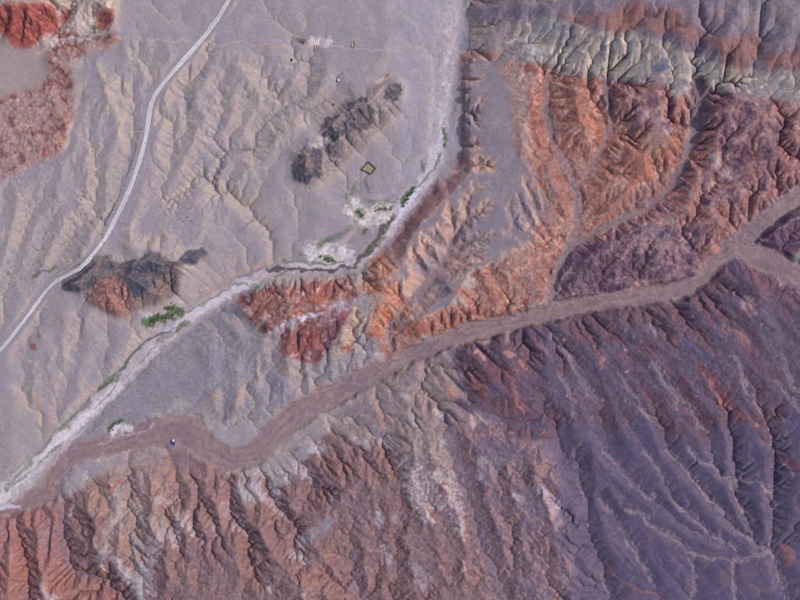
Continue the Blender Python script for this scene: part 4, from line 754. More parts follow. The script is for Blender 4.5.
 ([(545,110),(552,122),(556,134)], 4.5, (120,100,108), .7, .1), ([(525,125),(532,140)], 2.5, (190,150,126), .6, .4), ([(530,95),(533,120),(536,140)], 3, (140,82,82), .6, .4), ([(570,125),(575,110),(580,95)], 3, (168,98,74), .6, .4), ([(590,120),(600,140)], 4, (176,106,76), .6, .4), ([(640,155),(650,175)], 5, (178,104,74), .6, .4), ([(625,165),(634,180),(628,195)], 5, (170,100,74), .5, .4), ([(545,170),(552,190),(548,205)], 4, (112,98,106), .5, .1), ([(575,265),(590,252),(604,244)], 4.5, (84,62,86), .6, .1), ([(640,195),(662,178),(690,168)], 5, (128,104,108), .6, .2), ([(670,195),(690,185),(700,170)], 2.5, (178,122,100), .6, .3), ([(712,160),(722,172),(735,176)], 3.5, (200,180,184), .75, .5), ([(700,195),(712,185)], 4, (196,172,176), .6, .6), ([(725,160),(735,168)], 3, (84,68,92), .6, .4), ([(640,110),(660,122),(668,130)], 3, (176,164,176), .6, .5), ([(645,98),(655,105)], 3, (96,74,96), .6, .4), ([(620,115),(635,125),(645,130)], 4, (120,98,104), .6, .1), ([(688,110),(690,125),(688,138)], 1.8, (190,160,154), .7, .4), ([(735,140),(742,138)], 3, (196,170,164), .7, .4), ([(773,108),(776,114),(772,125),(768,140),(755,148)], 2.2, (160,128,118), .7, .2), ([(707,118),(712,108),(728,102),(752,104)], 3.5, (88,64,84), .5, .2), ([(700,212),(708,218),(704,225)], 3, (176,124,112), .6, .4), ([(665,280),(640,282),(630,290)], 3, (190,146,132), .7, .5), ([(660,262),(668,268)], 3, (80,62,92), .6, .3), ([(713,242),(718,250)], 2.5, (196,150,134), .7, .4), ([(735,225),(740,218),(745,212)], 2.5, (186,146,130), .6, .4), ([(750,270),(760,280),(765,288)], 4, (150,98,104), .6, .4), ([(735,265),(745,280),(735,295)], 7, (88,80,112), .55, .3), ([(765,170),(772,182)], 4, (160,108,110), .5, .4),  # dark bands on two hills' north-west sides are shade painted into the colour
 ([(505,300),(498,290),(490,282)], 3, (180,124,98), .5, .4), ([(430,322),(440,314),(450,308)], 2.6, (178,128,100), .6, .4), ([(408,335),(416,325),(424,328)], 3.5, (160,90,74), .7, .4), ([(455,308),(460,318),(450,325)], 3, (166,98,78), .6, .5), ([(490,300),(500,295)], 3.5, (150,84,76), .6, .4), ([(425,340),(440,336)], 2, (156,142,140), .6, .1), ([(500,330),(480,336),(455,340)], 2, (150,132,132), .5, .2),
 # cliff beds
 ([(504,42),(512,40),(521,38)], 2.2, (196,190,196), .8, .5), ([(528,45),(535,50),(545,56)], 4, (176,178,188), .7, .5), ([(538,30),(548,22),(558,28)], 6, (140,146,156), .6, .3), ([(545,48),(555,52)], 3, (206,196,184), .7, .4), ([(564,28),(560,45),(556,55)], 2.5, (92,92,112), .7, .2), ([(572,22),(570,40),(572,55)], 3.5, (98,98,120), .6, .3), ([(592,35),(590,50),(588,62)], 3, (196,178,150), .6, .4), ([(610,60),(616,66),(612,72)], 3, (206,190,160), .7, .4), ([(625,45),(632,40),(636,50)], 5, (180,172,160), .6, .3), ([(603,40),(602,50)], 2, (84,92,116), .6, .3), ([(655,70),(662,66),(664,60)], 3, (86,98,130), .7, .3), ([(654,46),(660,52)], 4.5, (156,146,146), .5, .3), ([(678,55),(688,62),(690,74)], 4.5, (184,176,170), .6, .3), ([(683,76),(690,78)], 2.5, (216,200,176), .7, .3), ([(694,68),(696,78)], 2, (92,100,126), .6, .3), ([(726,78),(730,70),(734,66)], 2.6, (214,196,160), .7, .4), ([(745,78),(752,74)], 4, (178,166,156), .6, .3), ([(752,84),(750,80)], 2, (218,194,156), .6, .3), ([(716,80),(722,82)], 3, (120,128,138), .6, .3), ([(775,82),(780,90)], 3.5, (138,144,158), .6, .3), ([(665,36),(680,42),(696,46)], 4.5, (112,94,112), .7, .2), ([(715,52),(730,58),(748,66)], 2.2, (112,84,94), .6, .3), ([(460,60),(463,55),(470,53),(485,54),(498,55)], 2, (176,122,96), .8, .15), ([(469,-5),(469,20),(469,45),(464,54)], 1.0, (104,74,80), .7, .1), ([(472,2),(500,4),(530,3),(560,-2)], 3, (158,138,124), .5, .3), ([(473,10),(520,12),(545,12)], 5, (120,110,124), .5, .2),
]:
    streak(L_, w_, q_, a_ * (.72 if w_ < 1.5 and len(L_) > 2 else .9), b_)
for L_ in SHALLOW: streak(L_, 2.0, (150,133,139), .75, .3); streak(L_, .5, (92,80,94), .6, .3)
for V_ in ([(66,502),(62,530),(67,550),(75,573),(88,573),(105,581),(125,597)], [(353,510),(351,540),(357,580),(362,600)], [(318,470),(335,490),(353,510)]): streak(V_, 2.2, (132,108,120), .8, 0)
streak([(445,420),(452,445),(463,485),(478,530),(490,560),(505,600)], 5, (122,104,116), .75, 0)
# dry grass tint under the green growth along the river
GREEN = [([(147,323),(156,318),(166,318),(180,311)], 4.2, .85), ([(166,309),(174,308)], 2, .8), ([(97,390),(106,384),(116,376)], 2.0, .6), ([(109,431),(113,425),(122,421)], 2.2, .6), ([(404,204),(408,196),(414,187)], 2.2, .8), ([(358,211),(362,216)], 3.2, .5), ([(376,210),(384,209),(392,207)], 1.8, .5), ([(364,232)], 2.2, .8), ([(326,258),(332,259),(336,262)], 1.8, .6), ([(318,245),(330,240)], 3, .3), ([(443,128),(445,138),(444,148)], 1.6, .6), ([(297,41),(303,43)], 1.3, .7), ([(33,276),(42,272),(54,267)], 2, .5), ([(93,25),(94,34)], 1.6, .7), ([(248,97)], 2, .5), ([(422,164),(424,170)], 1.6, .5), ([(275,276),(285,272),(290,270)], 1.6, .4), ([(178,330),(186,324)], 2.2, .5), ([(298,255),(308,256)], 1.4, .4), ([(252,288),(258,286)], 1.6, .4), ([(6,492),(24,476),(60,446)], 1.5, .35), ([(366,182),(370,192)], 2, .3), ([(440,155),(434,168),(424,180),(414,190)], 1.3, .45), ([(398,214),(388,226),(378,240),(366,254)], 1.4, .35), ([(345,262),(330,264),(305,262),(285,262)], 1.3, .4), ([(255,284),(235,284),(215,296),(195,308),(182,316)], 1.3, .35), ([(140,348),(128,360),(118,374)], 1.3, .45), ([(90,398),(70,420),(50,440),(25,468),(5,490)], 1.5, .35), ([(320,246),(335,238),(350,228)], 3.5, .25), ([(370,200),(380,203),(392,200)], 3, .25), ([(355,184),(352,195)], 2.4, .25), ([(345,196),(350,206)], 3, .25)]
for L_, w_, a_ in GREEN: streak(L_, w_, (84,104,72), min(1, a_ * 1.15), .1)
#COLOUR-END

#BLENDER-BUILD
print('coloured', round(time.time() - T0, 1), ZNAMES)
def lin(c):
    c = np.clip(np.asarray(c, np.float32) / 255., 0, 1)
    return np.where(c <= .04045, c / 12.92, ((c + .055) / 1.055) ** 2.4)
if bpy:
    scene.cycles.filter_width = 0.9
    rng = random.Random(7)
    # -------------------------------------------------------------- materials
    def new_mat(name):
        m = bpy.data.materials.new(name); m.use_nodes = True
        return m, m.node_tree.nodes, m.node_tree.links, m.node_tree.nodes['Principled BSDF']
    def ground_mat(name, grain=1.0, fine=.10, bump=.35, stretch=(1, 1, 1)):
        m, N, L, b = new_mat(name)
        at = N.new('ShaderNodeAttribute'); at.attribute_name = 'Col'
        tc = N.new('ShaderNodeTexCoord'); mp = N.new('ShaderNodeMapping'); mp.inputs['Scale'].default_value = stretch
        L.new(tc.outputs['Object'], mp.inputs['Vector'])
        n = N.new('ShaderNodeTexNoise'); n.inputs['Scale'].default_value = .45 * grain; n.inputs['Detail'].default_value = 6; n.inputs['Roughness'].default_value = .65
        v = N.new('ShaderNodeTexVoronoi'); v.inputs['Scale'].default_value = .8 * grain
        L.new(mp.outputs[0], n.inputs['Vector']); L.new(mp.outputs[0], v.inputs['Vector'])
        mr = N.new('ShaderNodeMapRange'); mr.inputs['From Min'].default_value = .25; mr.inputs['From Max'].default_value = .75
        mr.inputs['To Min'].default_value = 1 - 1.6 * fine; mr.inputs['To Max'].default_value = 1 + 1.6 * fine
        L.new(n.outputs[0], mr.inputs['Value'])
        sp = N.new('ShaderNodeSeparateColor'); L.new(v.outputs['Color'], sp.inputs[0])
        mv = N.new('ShaderNodeMapRange'); mv.inputs['To Min'].default_value = 1 - fine; mv.inputs['To Max'].default_value = 1 + fine
        L.new(sp.outputs[0], mv.inputs['Value'])
        mu = N.new('ShaderNodeMath'); mu.operation = 'MULTIPLY'; L.new(mr.outputs[0], mu.inputs[0]); L.new(mv.outputs[0], mu.inputs[1])
        vm = N.new('ShaderNodeVectorMath'); vm.operation = 'SCALE'; L.new(at.outputs['Color'], vm.inputs[0]); L.new(mu.outputs[0], vm.inputs['Scale'])
        L.new(vm.outputs[0], b.inputs['Base Color'])
        b.inputs['Roughness'].default_value = .95; b.inputs['Specular IOR Level'].default_value = .15
        bp = N.new('ShaderNodeBump'); bp.inputs['Strength'].default_value = bump; bp.inputs['Distance'].default_value = .6
        L.new(n.outputs[0], bp.inputs['Height']); L.new(bp.outputs[0], b.inputs['Normal'])
        return m
    def plain_mat(name, rgb, rough=.8, var=.12, scale=1.5, metal=0., rgb2=None):
        m, N, L, b = new_mat(name)
        n = N.new('ShaderNodeTexNoise'); n.inputs['Scale'].default_value = scale; n.inputs['Detail'].default_value = 5
        tc = N.new('ShaderNodeTexCoord'); L.new(tc.outputs['Object'], n.inputs['Vector'])
        r = N.new('ShaderNodeValToRGB'); a = lin(rgb); c2 = lin(rgb2) if rgb2 else a * (1 + var)
        r.color_ramp.elements[0].position = .3; r.color_ramp.elements[1].position = .7
        r.color_ramp.elements[0].color = tuple(float(q) * (1 - var) for q in a) + (1,); r.color_ramp.elements[1].color = tuple(float(q) for q in c2) + (1,)
        L.new(n.outputs[0], r.inputs[0]); L.new(r.outputs[0], b.inputs['Base Color'])
        b.inputs['Roughness'].default_value = rough; b.inputs['Metallic'].default_value = metal
        return m
    def link_mesh(name, verts, faces, mat, parent=None, smooth=False):
        me = bpy.data.meshes.new(name); me.from_pydata([tuple(map(float, v)) for v in verts], [], faces); me.update()
        if mat: me.materials.append(mat)
        if smooth: me.polygons.foreach_set('use_smooth', [True] * len(me.polygons))
        o = bpy.data.objects.new(name, me); col.objects.link(o)
        if parent: o.parent = parent
        return o
    def tag(o, label=None, cat=None, group=None, kind=None):
        if label: o['label'] = label
        if cat: o['category'] = cat
        if group: o['group'] = group
        if kind: o['kind'] = kind
        return o
    def ground_z(x, y): return float(sample(F, HF, x, y))
    # -------------------------------------------------------------- terrain sheets
    lab = {'gravel_plain': 'pale lavender grey gravel plain cut by shallow gullies, left of the river', 'red_ridge': 'brick red rock ridge in the upper left corner',
      'basin_floor': 'flat olive grey basin floor below the red ridge', 'gullied_slope': 'brown finely gullied slope between the basin floor and the gravel plain',
      'slate_hill': 'dark slate hill with a red peak beside the dirt road', 'rocky_knoll': 'row of dark rocky knolls on the plain above the walled pen',
      'valley_slope': 'grey slopes between the riverbed and the brown wash', 'red_outcrop': 'dark red rock outcrop with a white band below the river bend',
      'orange_badlands': 'orange eroded badlands right of the mesa', 'mesa': 'flat lavender mesa cut by branching orange gullies',
      'purple_badlands': 'purple and maroon badlands at the right edge', 'layered_cliff': 'cream and blue grey layered cliffs with hills above, upper right',
      'red_hills': 'brown red ridges and hills along the bottom left', 'purple_gravel_slope': 'dark purple gravel slopes with pale drains, lower right',
      'sandy_wash': 'mauve brown sandy wash winding across from right to lower left', 'dry_riverbed': 'whitish braided dry riverbed running to the lower left'}
    MATP = {'gravel_plain': (1.0, .07, .25), 'basin_floor': (1.0, .07, .2), 'mesa': (1.0, .07, .25), 'sandy_wash': (.9, .06, .2), 'dry_riverbed': (1.1, .10, .3), 'purple_gravel_slope': (.9, .09, .35)}
    nyF, nxF = HF.shape
    gyF, gxF = np.gradient(HF.astype(float), F.dx)
    NRM = np.stack([-gxF, -gyF, np.ones_like(gxF)], -1); NRM /= np.linalg.norm(NRM, axis=-1, keepdims=True); NRM = NRM.reshape(-1, 3).astype(np.float32)
    VX = np.stack([F.X, F.Y, HF], -1).reshape(-1, 3).astype(np.float32)
    CL = np.ones((nyF * nxF, 4), np.float32); CL[:, :3] = lin(C.reshape(-1, 3))
    idx = np.arange(nyF * nxF).reshape(nyF, nxF)
    quads = np.stack([idx[:-1, :-1], idx[:-1, 1:], idx[1:, 1:], idx[1:, :-1]], -1).reshape(-1, 4)
    zf = ZID[:-1, :-1].ravel()
    for zi, zn in enumerate(ZNAMES):
        q = quads[zf == zi]
        if len(q) == 0: continue
        u, inv = np.unique(q, return_inverse=True)
        me = bpy.data.meshes.new(zn)
        me.vertices.add(len(u)); me.vertices.foreach_set('co', VX[u].ravel())
        me.loops.add(q.size); me.loops.foreach_set('vertex_index', inv.ravel().astype(np.int32))
        me.polygons.add(len(q)); me.polygons.foreach_set('loop_start', np.arange(0, q.size, 4, dtype=np.int32))
        me.polygons.foreach_set('use_smooth', np.ones(len(q), bool))
        me.update()
        ca = me.color_attributes.new('Col', 'FLOAT_COLOR', 'POINT'); ca.data.foreach_set('color', CL[u].ravel())
        me.normals_split_custom_set_from_vertices(NRM[u])
        me.materials.append(ground_mat(zn + '_ground', *MATP.get(zn, (.8, .11, .5))))
        o = bpy.data.objects.new(zn, me); col.objects.link(o)
        tag(o, lab[zn], kind='structure')
    # land beyond the surveyed sheet, to the horizon
    ext = [8 * k for k in range(0, 12)]
    st_ = 8.
    while ext[-1] < 4500: st_ *= 1.25; ext.append(ext[-1] + st_)
    ax = [X0 - e for e in reversed(ext)] + [X0 + 8 * k for k in range(1, 118)] + [X1 + e for e in ext]
    ay = [Y0 - e for e in reversed(ext)] + [Y0 + 8 * k for k in range(1, 92)] + [Y1 + e for e in ext]
    ax = np.array(ax, np.float32); ay = np.array(ay, np.float32)
    OX, OY = np.meshgrid(ax, ay)
    dist = np.hypot(np.maximum(0, np.abs(OX) - X1), np.maximum(0, np.abs(OY) - Y1))
    cx = np.clip(OX, X0, X1); cy = np.clip(OY, Y0, Y1)
    HB = blur(HF, 10)
    k = ss(0, 200, dist)
    OZ = sample(F, HF, cx, cy) * (1 - k) + k * (22 + 26 * fbm(OX, OY, 260, 4, 801)) + ss(0, 60, dist) * 3 * fbm(OX, OY, 22, 3, 811)
    inside = (dist <= 0) & (np.abs(OX) < X1 - 1) & (np.abs(OY) < Y1 - 1)
    OZ = np.where(inside, sample(F, HF, OX, OY) - 4, OZ)
    oc = np.stack([sample(F, blur(C[..., i], 12), cx, cy) for i in range(3)], -1)
    mixn = ss(-.4, .5, fbm(OX, OY, 120, 4, 821))[..., None]
    far = c_(146, 134, 142) * (1 - mixn) + c_(150, 112, 104) * mixn
    oc = oc * (1 - k[..., None]) + far * k[..., None]
    oid = np.arange(OX.size).reshape(OX.shape)
    oq = np.stack([oid[:-1, :-1], oid[:-1, 1:], oid[1:, 1:], oid[1:, :-1]], -1).reshape(-1, 4)
    mid = (np.abs((OX[:-1, :-1] + OX[1:, 1:]) / 2) < X1 - 9) & (np.abs((OY[:-1, :-1] + OY[1:, 1:]) / 2) < Y1 - 9)
    oq = oq[~mid.ravel()]
    u, inv = np.unique(oq, return_inverse=True); inv = inv.reshape(-1, 4)
    ov = np.stack([OX, OY, OZ], -1).reshape(-1, 3)[u]
    o = link_mesh('desert_ground', ov, inv.tolist(), ground_mat('desert_ground_cover', .5, .1, .4), smooth=True)
    ca = o.data.color_attributes.new('Col', 'FLOAT_COLOR', 'POINT')
    oc4 = np.ones((len(u), 4), np.float32); oc4[:, :3] = lin(oc.reshape(-1, 3)[u]); ca.data.foreach_set('color', oc4.ravel())
    tag(o, 'desert ground stretching away beyond the valley', kind='structure')
    # -------------------------------------------------------------- dirt road and stream: ribbons bedded on the ground
    def ribbon(name, line, half, prof, cols, mat, lift, jit=.3, seed=1):
        """line: (x,y); prof: offsets -1..1 across, cols: colour per offset"""
        r = random.Random(seed); V = []; Fc = []; CC = []
        n = len(line)
        for i, p in enumerate(line):
            a = line[max(0, i - 1)]; b = line[min(n - 1, i + 1)]
            dx, dy = b[0] - a[0], b[1] - a[1]; l = math.hypot(dx, dy) or 1; nx_, ny_ = -dy / l, dx / l
            hw = half(i / (n - 1))
            for t_, c in zip(prof, cols):
                j = (r.uniform(-jit, jit) if abs(t_) == 1 else 0)
                x = p[0] + nx_ * (hw * t_ + j); y = p[1] + ny_ * (hw * t_ + j)
                V.append((x, y, ground_z(x, y) + (lift if abs(t_) < 1 else -.05)))
                f = 1 + r.uniform(-.03, .03) + .05 * math.sin(i * .21 + t_) * math.sin(i * .063 + 2 * t_); CC.append(tuple(lin(np.array(c) * f)) + (1.,))
        m_ = len(prof)
        for i in range(n - 1):
            for k_ in range(m_ - 1): Fc.append((i * m_ + k_, i * m_ + k_ + 1, (i + 1) * m_ + k_ + 1, (i + 1) * m_ + k_))
        # faces upward
        o = link_mesh(name, V, [tuple(reversed(f)) for f in Fc], mat, smooth=True)
        ca = o.data.color_attributes.new('Col', 'FLOAT_COLOR', 'POINT'); ca.data.foreach_set('color', np.array(CC, np.float32).ravel())
        return o
    rl = [p[:2] for p in dense(road3, 1.6)]
    o = ribbon('dirt_road', rl, lambda t: 2.45 - .7 * ss(.45, .8, t) + .35 * math.sin(t * 61) * math.sin(t * 23), [-1, -.82, -.55, -.3, -.1, .1, .3, .55, .82, 1],
        [(156,147,150), (178,168,168), (206,197,194), (202,193,191), (186,177,178), (186,177,178), (203,194,192), (208,199,196), (176,166,167), (154,145,148)], ground_mat('pale_road_dust', 1.2, .10, .2), .14, .55)
    tag(o, 'pale graded dirt road curving down the left side', kind='structure')
    sm, N_, L_n, b_ = new_mat('shallow_stream_water')
    b_.inputs['Base Color'].default_value = (.11, .10, .11, 1); b_.inputs['Roughness'].default_value = .12
    nz = N_.new('ShaderNodeTexNoise'); nz.inputs['Scale'].default_value = 2.; bpn = N_.new('ShaderNodeBump'); bpn.inputs['Strength'].default_value = .15
    L_n.new(nz.outputs[0], bpn.inputs['Height']); L_n.new(bpn.outputs[0], b_.inputs['Normal'])
    stl = smooth_line([lay(*p) for p in [(186,320),(178,327),(170,330),(158,336),(148,339),(141,346),(135,352),(126,363),(119,378),(112,392),(101,402),(94,409)]])
    o = ribbon('stream', [p[:2] for p in dense(stl, 1.5)], lambda t: .5 + .25 * math.sin(t * 40) * math.sin(t * 17), [-1, 0, 1], [(90,90,100)] * 3, sm, .08, .35, 5)
    tag(o, 'narrow dark stream threading the riverbed', kind='structure')

if bpy:
    # -------------------------------------------------------------- walled livestock pen
    def boxes_mesh(name, bs, mat, parent=None):
        """bs: (cx,cy,cz,sx,sy,sz,rotz,taper) boxes in one mesh"""
        V = []; Fc = []
        for cx_, cy_, cz_, sx, sy, sz, rz, tp in bs:
            c0, s0_ = math.cos(rz), math.sin(rz); b = len(V)
            for dz in (-.5, .5):
                k_ = 1 if dz < 0 else tp
                for dx, dy in ((-.5, -.5), (.5, -.5), (.5, .5), (-.5, .5)):
                    x, y = dx * sx * k_, dy * sy * k_
                    V.append((cx_ + x * c0 - y * s0_, cy_ + x * s0_ + y * c0, cz_ + dz * sz))
            Fc += [tuple(b + i for i in f) for f in ((3, 2, 1, 0), (4, 5, 6, 7), (0, 1, 5, 4), (1, 2, 6, 5), (2, 3, 7, 6), (3, 0, 4, 7))]
        return link_mesh(name, V, Fc, mat, parent)
    def empty(name, x, y, z, rz=0):
        o = bpy.data.objects.new(name, None); o.empty_display_size = .5; o.location = (x, y, z); o.rotation_euler = (0, 0, rz); col.objects.link(o); return o
    stone = plain_mat('brown_dry_stone', (104,84,78), .95, .25, 2.)
    dung = plain_mat('trampled_tan_earth', (160,136,106), .95, .12, .8)
    cor = [lay(*p) for p in ((368.4,161.8), (375.6,168.2), (371.6,174.2), (361.8,169.4))]
    pcx = sum(p[0] for p in cor) / 4; pcy = sum(p[1] for p in cor) / 4; pz = ground_z(pcx, pcy)
    pen = tag(empty('livestock_pen', pcx, pcy, pz), 'four sided pen with brown stone walls and tan floor below the dark knolls', 'pen')
    loc = [(p[0] - pcx, p[1] - pcy) for p in cor]
    nfl = 7; FV = []; FF = []
    for j in range(nfl + 1):
        for i in range(nfl + 1):
            a, b = i / nfl, j / nfl
            x = (loc[0][0] * (1 - a) + loc[1][0] * a) * (1 - b) + (loc[3][0] * (1 - a) + loc[2][0] * a) * b
            y = (loc[0][1] * (1 - a) + loc[1][1] * a) * (1 - b) + (loc[3][1] * (1 - a) + loc[2][1] * a) * b
            FV.append((x, y, max(ground_z(x + pcx, y + pcy) - pz, -.3) + .30 + rng.uniform(-.03, .03)))
    for j in range(nfl):
        for i in range(nfl): q0 = j * (nfl + 1) + i; FF.append((q0, q0 + nfl + 1, q0 + nfl + 2, q0 + 1))
    tag(link_mesh('floor', FV, FF, dung, pen), 'trampled tan earth floor')
    for a, b in zip(loc, loc[1:] + loc[:1]):
        L0 = math.dist(a, b); ang = math.atan2(b[1] - a[1], b[0] - a[0]); bs = []
        for course in range(4):
            t = rng.uniform(0, .3)
            while t < L0 - (1.6 if (a is loc[1] and True) else .0):
                ln = rng.uniform(.35, .75); f = (t + ln / 2) / L0
                x = a[0] + (b[0] - a[0]) * f; y = a[1] + (b[1] - a[1]) * f
                bs.append((x + rng.uniform(-.06, .06), y + rng.uniform(-.06, .06), ground_z(x + pcx, y + pcy) - pz + .1 + course * .36, ln * 1.02, .95 - .08 * course + rng.uniform(-.1, .1), .42, ang + rng.uniform(-.08, .08), rng.uniform(.84, .96)))
                t += ln
        boxes_mesh('wall', bs, stone, pen)
    # -------------------------------------------------------------- small truck parked on the wash
    blue = plain_mat('blue_truck_paint', (40,78,168), .35, .05, 3.); white = plain_mat('white_truck_paint', (224,226,232), .35, .04, 3.)
    dark = plain_mat('dark_window_glass', (22,26,36), .1, .05, 3.); rubber = plain_mat('black_tyre_rubber', (26,26,28), .9, .1, 6.); steel = plain_mat('grey_wheel_steel', (150,150,152), .45, .05, 6., .6)
    lampm = plain_mat('clear_lamp_glass', (226,224,210), .2, .03, 6.)
    tx, ty = lay(173.9, 442.4)
    truck = tag(empty('truck', tx, ty, ground_z(tx, ty), math.radians(96)), 'small truck with white cab and blue cargo bed parked on the brown wash', 'truck')
    def rbox(name, cx_, cy_, cz_, sx, sy, sz, mat, parent, bev=.12, top=1.0):
        V = []; Fc = []
        # bevelled box: three stacked octagon-cornered rings
        def ring(z, ex, ey, bv): return [(cx_ + a * (ex - bv if k else ex), cy_ + b * (ey if k else ey - bv), z) for a, b, k in ((-1, -1, 1), (1, -1, 1), (1, -1, 0), (1, 1, 0), (1, 1, 1), (-1, 1, 1), (-1, 1, 0), (-1, -1, 0))]
        rs = [ring(cz_ - sz / 2, sx / 2 - bev * .4, sy / 2 - bev * .4, bev), ring(cz_ - sz / 2 + bev * .5, sx / 2, sy / 2, bev), ring(cz_ + sz / 2 - bev, sx / 2 * (1 + top) / 2, sy / 2 * (1 + top) / 2, bev), ring(cz_ + sz / 2, (sx / 2 - bev) * top, (sy / 2 - bev) * top, bev)]
        for r_ in rs: V += r_
        for k_ in range(3):
            for i in range(8): Fc.append((k_ * 8 + i, k_ * 8 + (i + 1) % 8, k_ * 8 + 8 + (i + 1) % 8, k_ * 8 + 8 + i))
        Fc += [tuple(range(7, -1, -1)), tuple(range(24, 32))]
        return link_mesh(name, V, Fc, mat, parent)
    rbox('chassis', 0, 0, .62, 5.2, 1.7, .28, rubber, truck, .06)
    cab = rbox('cab', 1.75, 0, 1.45, 1.65, 2.15, 1.5, white, truck, .16, .9)
    rbox('hood', 2.75, 0, 1.02, .7, 1.95, .62, white, truck, .12, .92)
    tag(link_mesh('windshield', [(2.42, -.85, 1.5), (2.42, .85, 1.5), (2.44, .78, 2.0), (2.44, -.78, 2.0), (2.64, -.9, 1.36), (2.64, .9, 1.36), (2.46, .82, 2.06), (2.46, -.82, 2.06)], [(0, 1, 2, 3), (7, 6, 5, 4), (4, 5, 1, 0), (5, 6, 2, 1), (6, 7, 3, 2), (7, 4, 0, 3)], dark, truck), None)
    for sy in (-1, 1):
        rbox('door', 1.75, sy * 1.07, 1.3, 1.1, .06, .95, white, truck, .03)
        rbox('side_window', 1.78, sy * 1.05, 1.86, .9, .06, .4, dark, truck, .03)
        rbox('headlight', 3.1, sy * .72, 1.02, .08, .3, .22, lampm, truck, .03)
        rbox('mirror', 2.4, sy * 1.28, 1.75, .12, .26, .32, rubber, truck, .03)
    bed = empty('cargo_bed', 0, 0, 0); bed.parent = truck
    rbox('bed_floor', -1.0, 0, .98, 3.5, 2.2, .18, blue, bed, .04)
    for sy in (-1, 1): rbox('side_board', -1.0, sy * 1.08, 1.4, 3.5, .09, .75, blue, bed, .03)
    rbox('tail_board', -2.72, 0, 1.4, .09, 2.1, .75, blue, bed, .03); rbox('front_board', .76, 0, 1.5, .09, 2.1, .95, blue, bed, .03)
    rbox('cargo_cover', -1.0, 0, 1.45, 3.3, 2.0, .6, blue, bed, .2, .9)
    for wx_ in (2.1, -1.7):
        for sy in (-1, 1):
            V = []; Fc = []; n = 18
            for yy, rr in ((-.14, .36), (-.11, .43), (.11, .43), (.14, .36)):
                for i in range(n): a = 2 * math.pi * i / n; V.append((wx_ + rr * math.cos(a), sy * .95 + yy, .43 + rr * math.sin(a)))
            for k_ in range(3):
                for i in range(n): Fc.append((k_ * n + i, k_ * n + n + i, k_ * n + n + (i + 1) % n, k_ * n + (i + 1) % n))
            Fc += [tuple(range(n)), tuple(range(4 * n - 1, 3 * n - 1, -1))]
            wh = empty('wheel', 0, 0, 0); wh.parent = truck
            link_mesh('tyre', V, Fc, rubber, wh)
            V = [(wx_ + .22 * math.cos(2 * math.pi * i / 12), sy * (.95 + yy), .43 + .22 * math.sin(2 * math.pi * i / 12)) for yy in (.0, .16) for i in range(12)]
            link_mesh('rim', V, [(i, 12 + i, 12 + (i + 1) % 12, (i + 1) % 12) for i in range(12)] + [tuple(range(12)), tuple(range(23, 11, -1))], steel, wh)
    # -------------------------------------------------------------- red tent, boulders, culverts under the old track
    tentm = plain_mat('red_tent_fabric', (190,36,58), .7, .08, 3.)
    x_, y_ = lay(334, 104.6)
    tent = tag(empty('tent', x_, y_, ground_z(x_, y_), .4), 'tiny bright red dome tent on the gravel above the dark knolls', 'tent')
    V = []; Fc = []; n = 16
    for k_ in range(6):
        th = k_ / 6 * math.pi / 2; r_ = 1.45 * math.cos(th) ** .8; z = 1.35 * math.sin(th)
        for i in range(n):
            a = 2 * math.pi * i / n; sq = 1 + .10 * math.cos(4 * a); V.append((r_ * sq * math.cos(a), r_ * sq * math.sin(a), z - .1))
    V.append((0, 0, 1.28))
    for k_ in range(5):
        for i in range(n): Fc.append((k_ * n + i, k_ * n + (i + 1) % n, k_ * n + n + (i + 1) % n, k_ * n + n + i))
    Fc += [(5 * n + i, 5 * n + (i + 1) % n, 6 * n) for i in range(n)]
    link_mesh('canopy', V, Fc, tentm, tent, True)
    for a in (.78, 2.36):
        V = []; Fc = []; m_ = 14
        for i in range(m_ + 1):
            t = math.pi * i / m_; rr = 1.56 * math.cos(t); z = 1.34 * math.sin(t) - .06
            for e in (-.03, .03): V += [(rr * math.cos(a) - e * math.sin(a), rr * math.sin(a) + e * math.cos(a), z), (rr * 1.04 * math.cos(a) - e * math.sin(a), rr * 1.04 * math.sin(a) + e * math.cos(a), z * 1.04 + .03)]
        for i in range(m_):
            b = i * 4; Fc += [(b, b + 4, b + 5, b + 1), (b + 2, b + 3, b + 7, b + 6), (b + 1, b + 5, b + 7, b + 3), (b, b + 2, b + 6, b + 4)]
        link_mesh('pole', V, Fc, steel, tent)
    link_mesh('door_flap', [(1.52, -.4, .05), (1.52, .4, .05), (1.2, .1, .95), (1.2, -.1, .95), (1.56, -.4, .05), (1.56, .4, .05), (1.25, .1, .98), (1.25, -.1, .98)], [(3, 2, 1, 0), (4, 5, 6, 7), (0, 1, 5, 4), (1, 2, 6, 5), (2, 3, 7, 6), (3, 0, 4, 7)], plain_mat('pale_tent_flap', (206,110,120), .7, .06, 3.), tent)
    def boulder(name, px, py, r0, mat, label, seed):
        r_ = random.Random(seed); x, y = lay(px, py); V = []; Fc = []; n = 10
        for k_ in range(6):
            th = -0.5 + k_ / 5 * 2.0
            for i in range(n):
                a = 2 * math.pi * i / n; rr = r0 * max(.12, math.cos(th)) * r_.uniform(.78, 1.12); V.append((rr * math.cos(a) * 1.25, rr * math.sin(a), r0 * .75 * math.sin(th)))
        for k_ in range(5):
            for i in range(n): Fc.append((k_ * n + i, k_ * n + (i + 1) % n, k_ * n + n + (i + 1) % n, k_ * n + n + i))
        Fc += [tuple(range(5 * n, 6 * n)), tuple(range(n - 1, -1, -1))]
        o = link_mesh(name, V, Fc, mat); o.location = (x, y, ground_z(x, y) + r0 * .25); o.rotation_euler = (0, 0, r_.uniform(0, 6))
        return tag(o, label, 'boulder')
    boulder('boulder', 291.4, 60.2, 1.15, plain_mat('black_basalt', (34,32,36), .9, .3, 2.), 'single black boulder on the plain below the old track', 3)
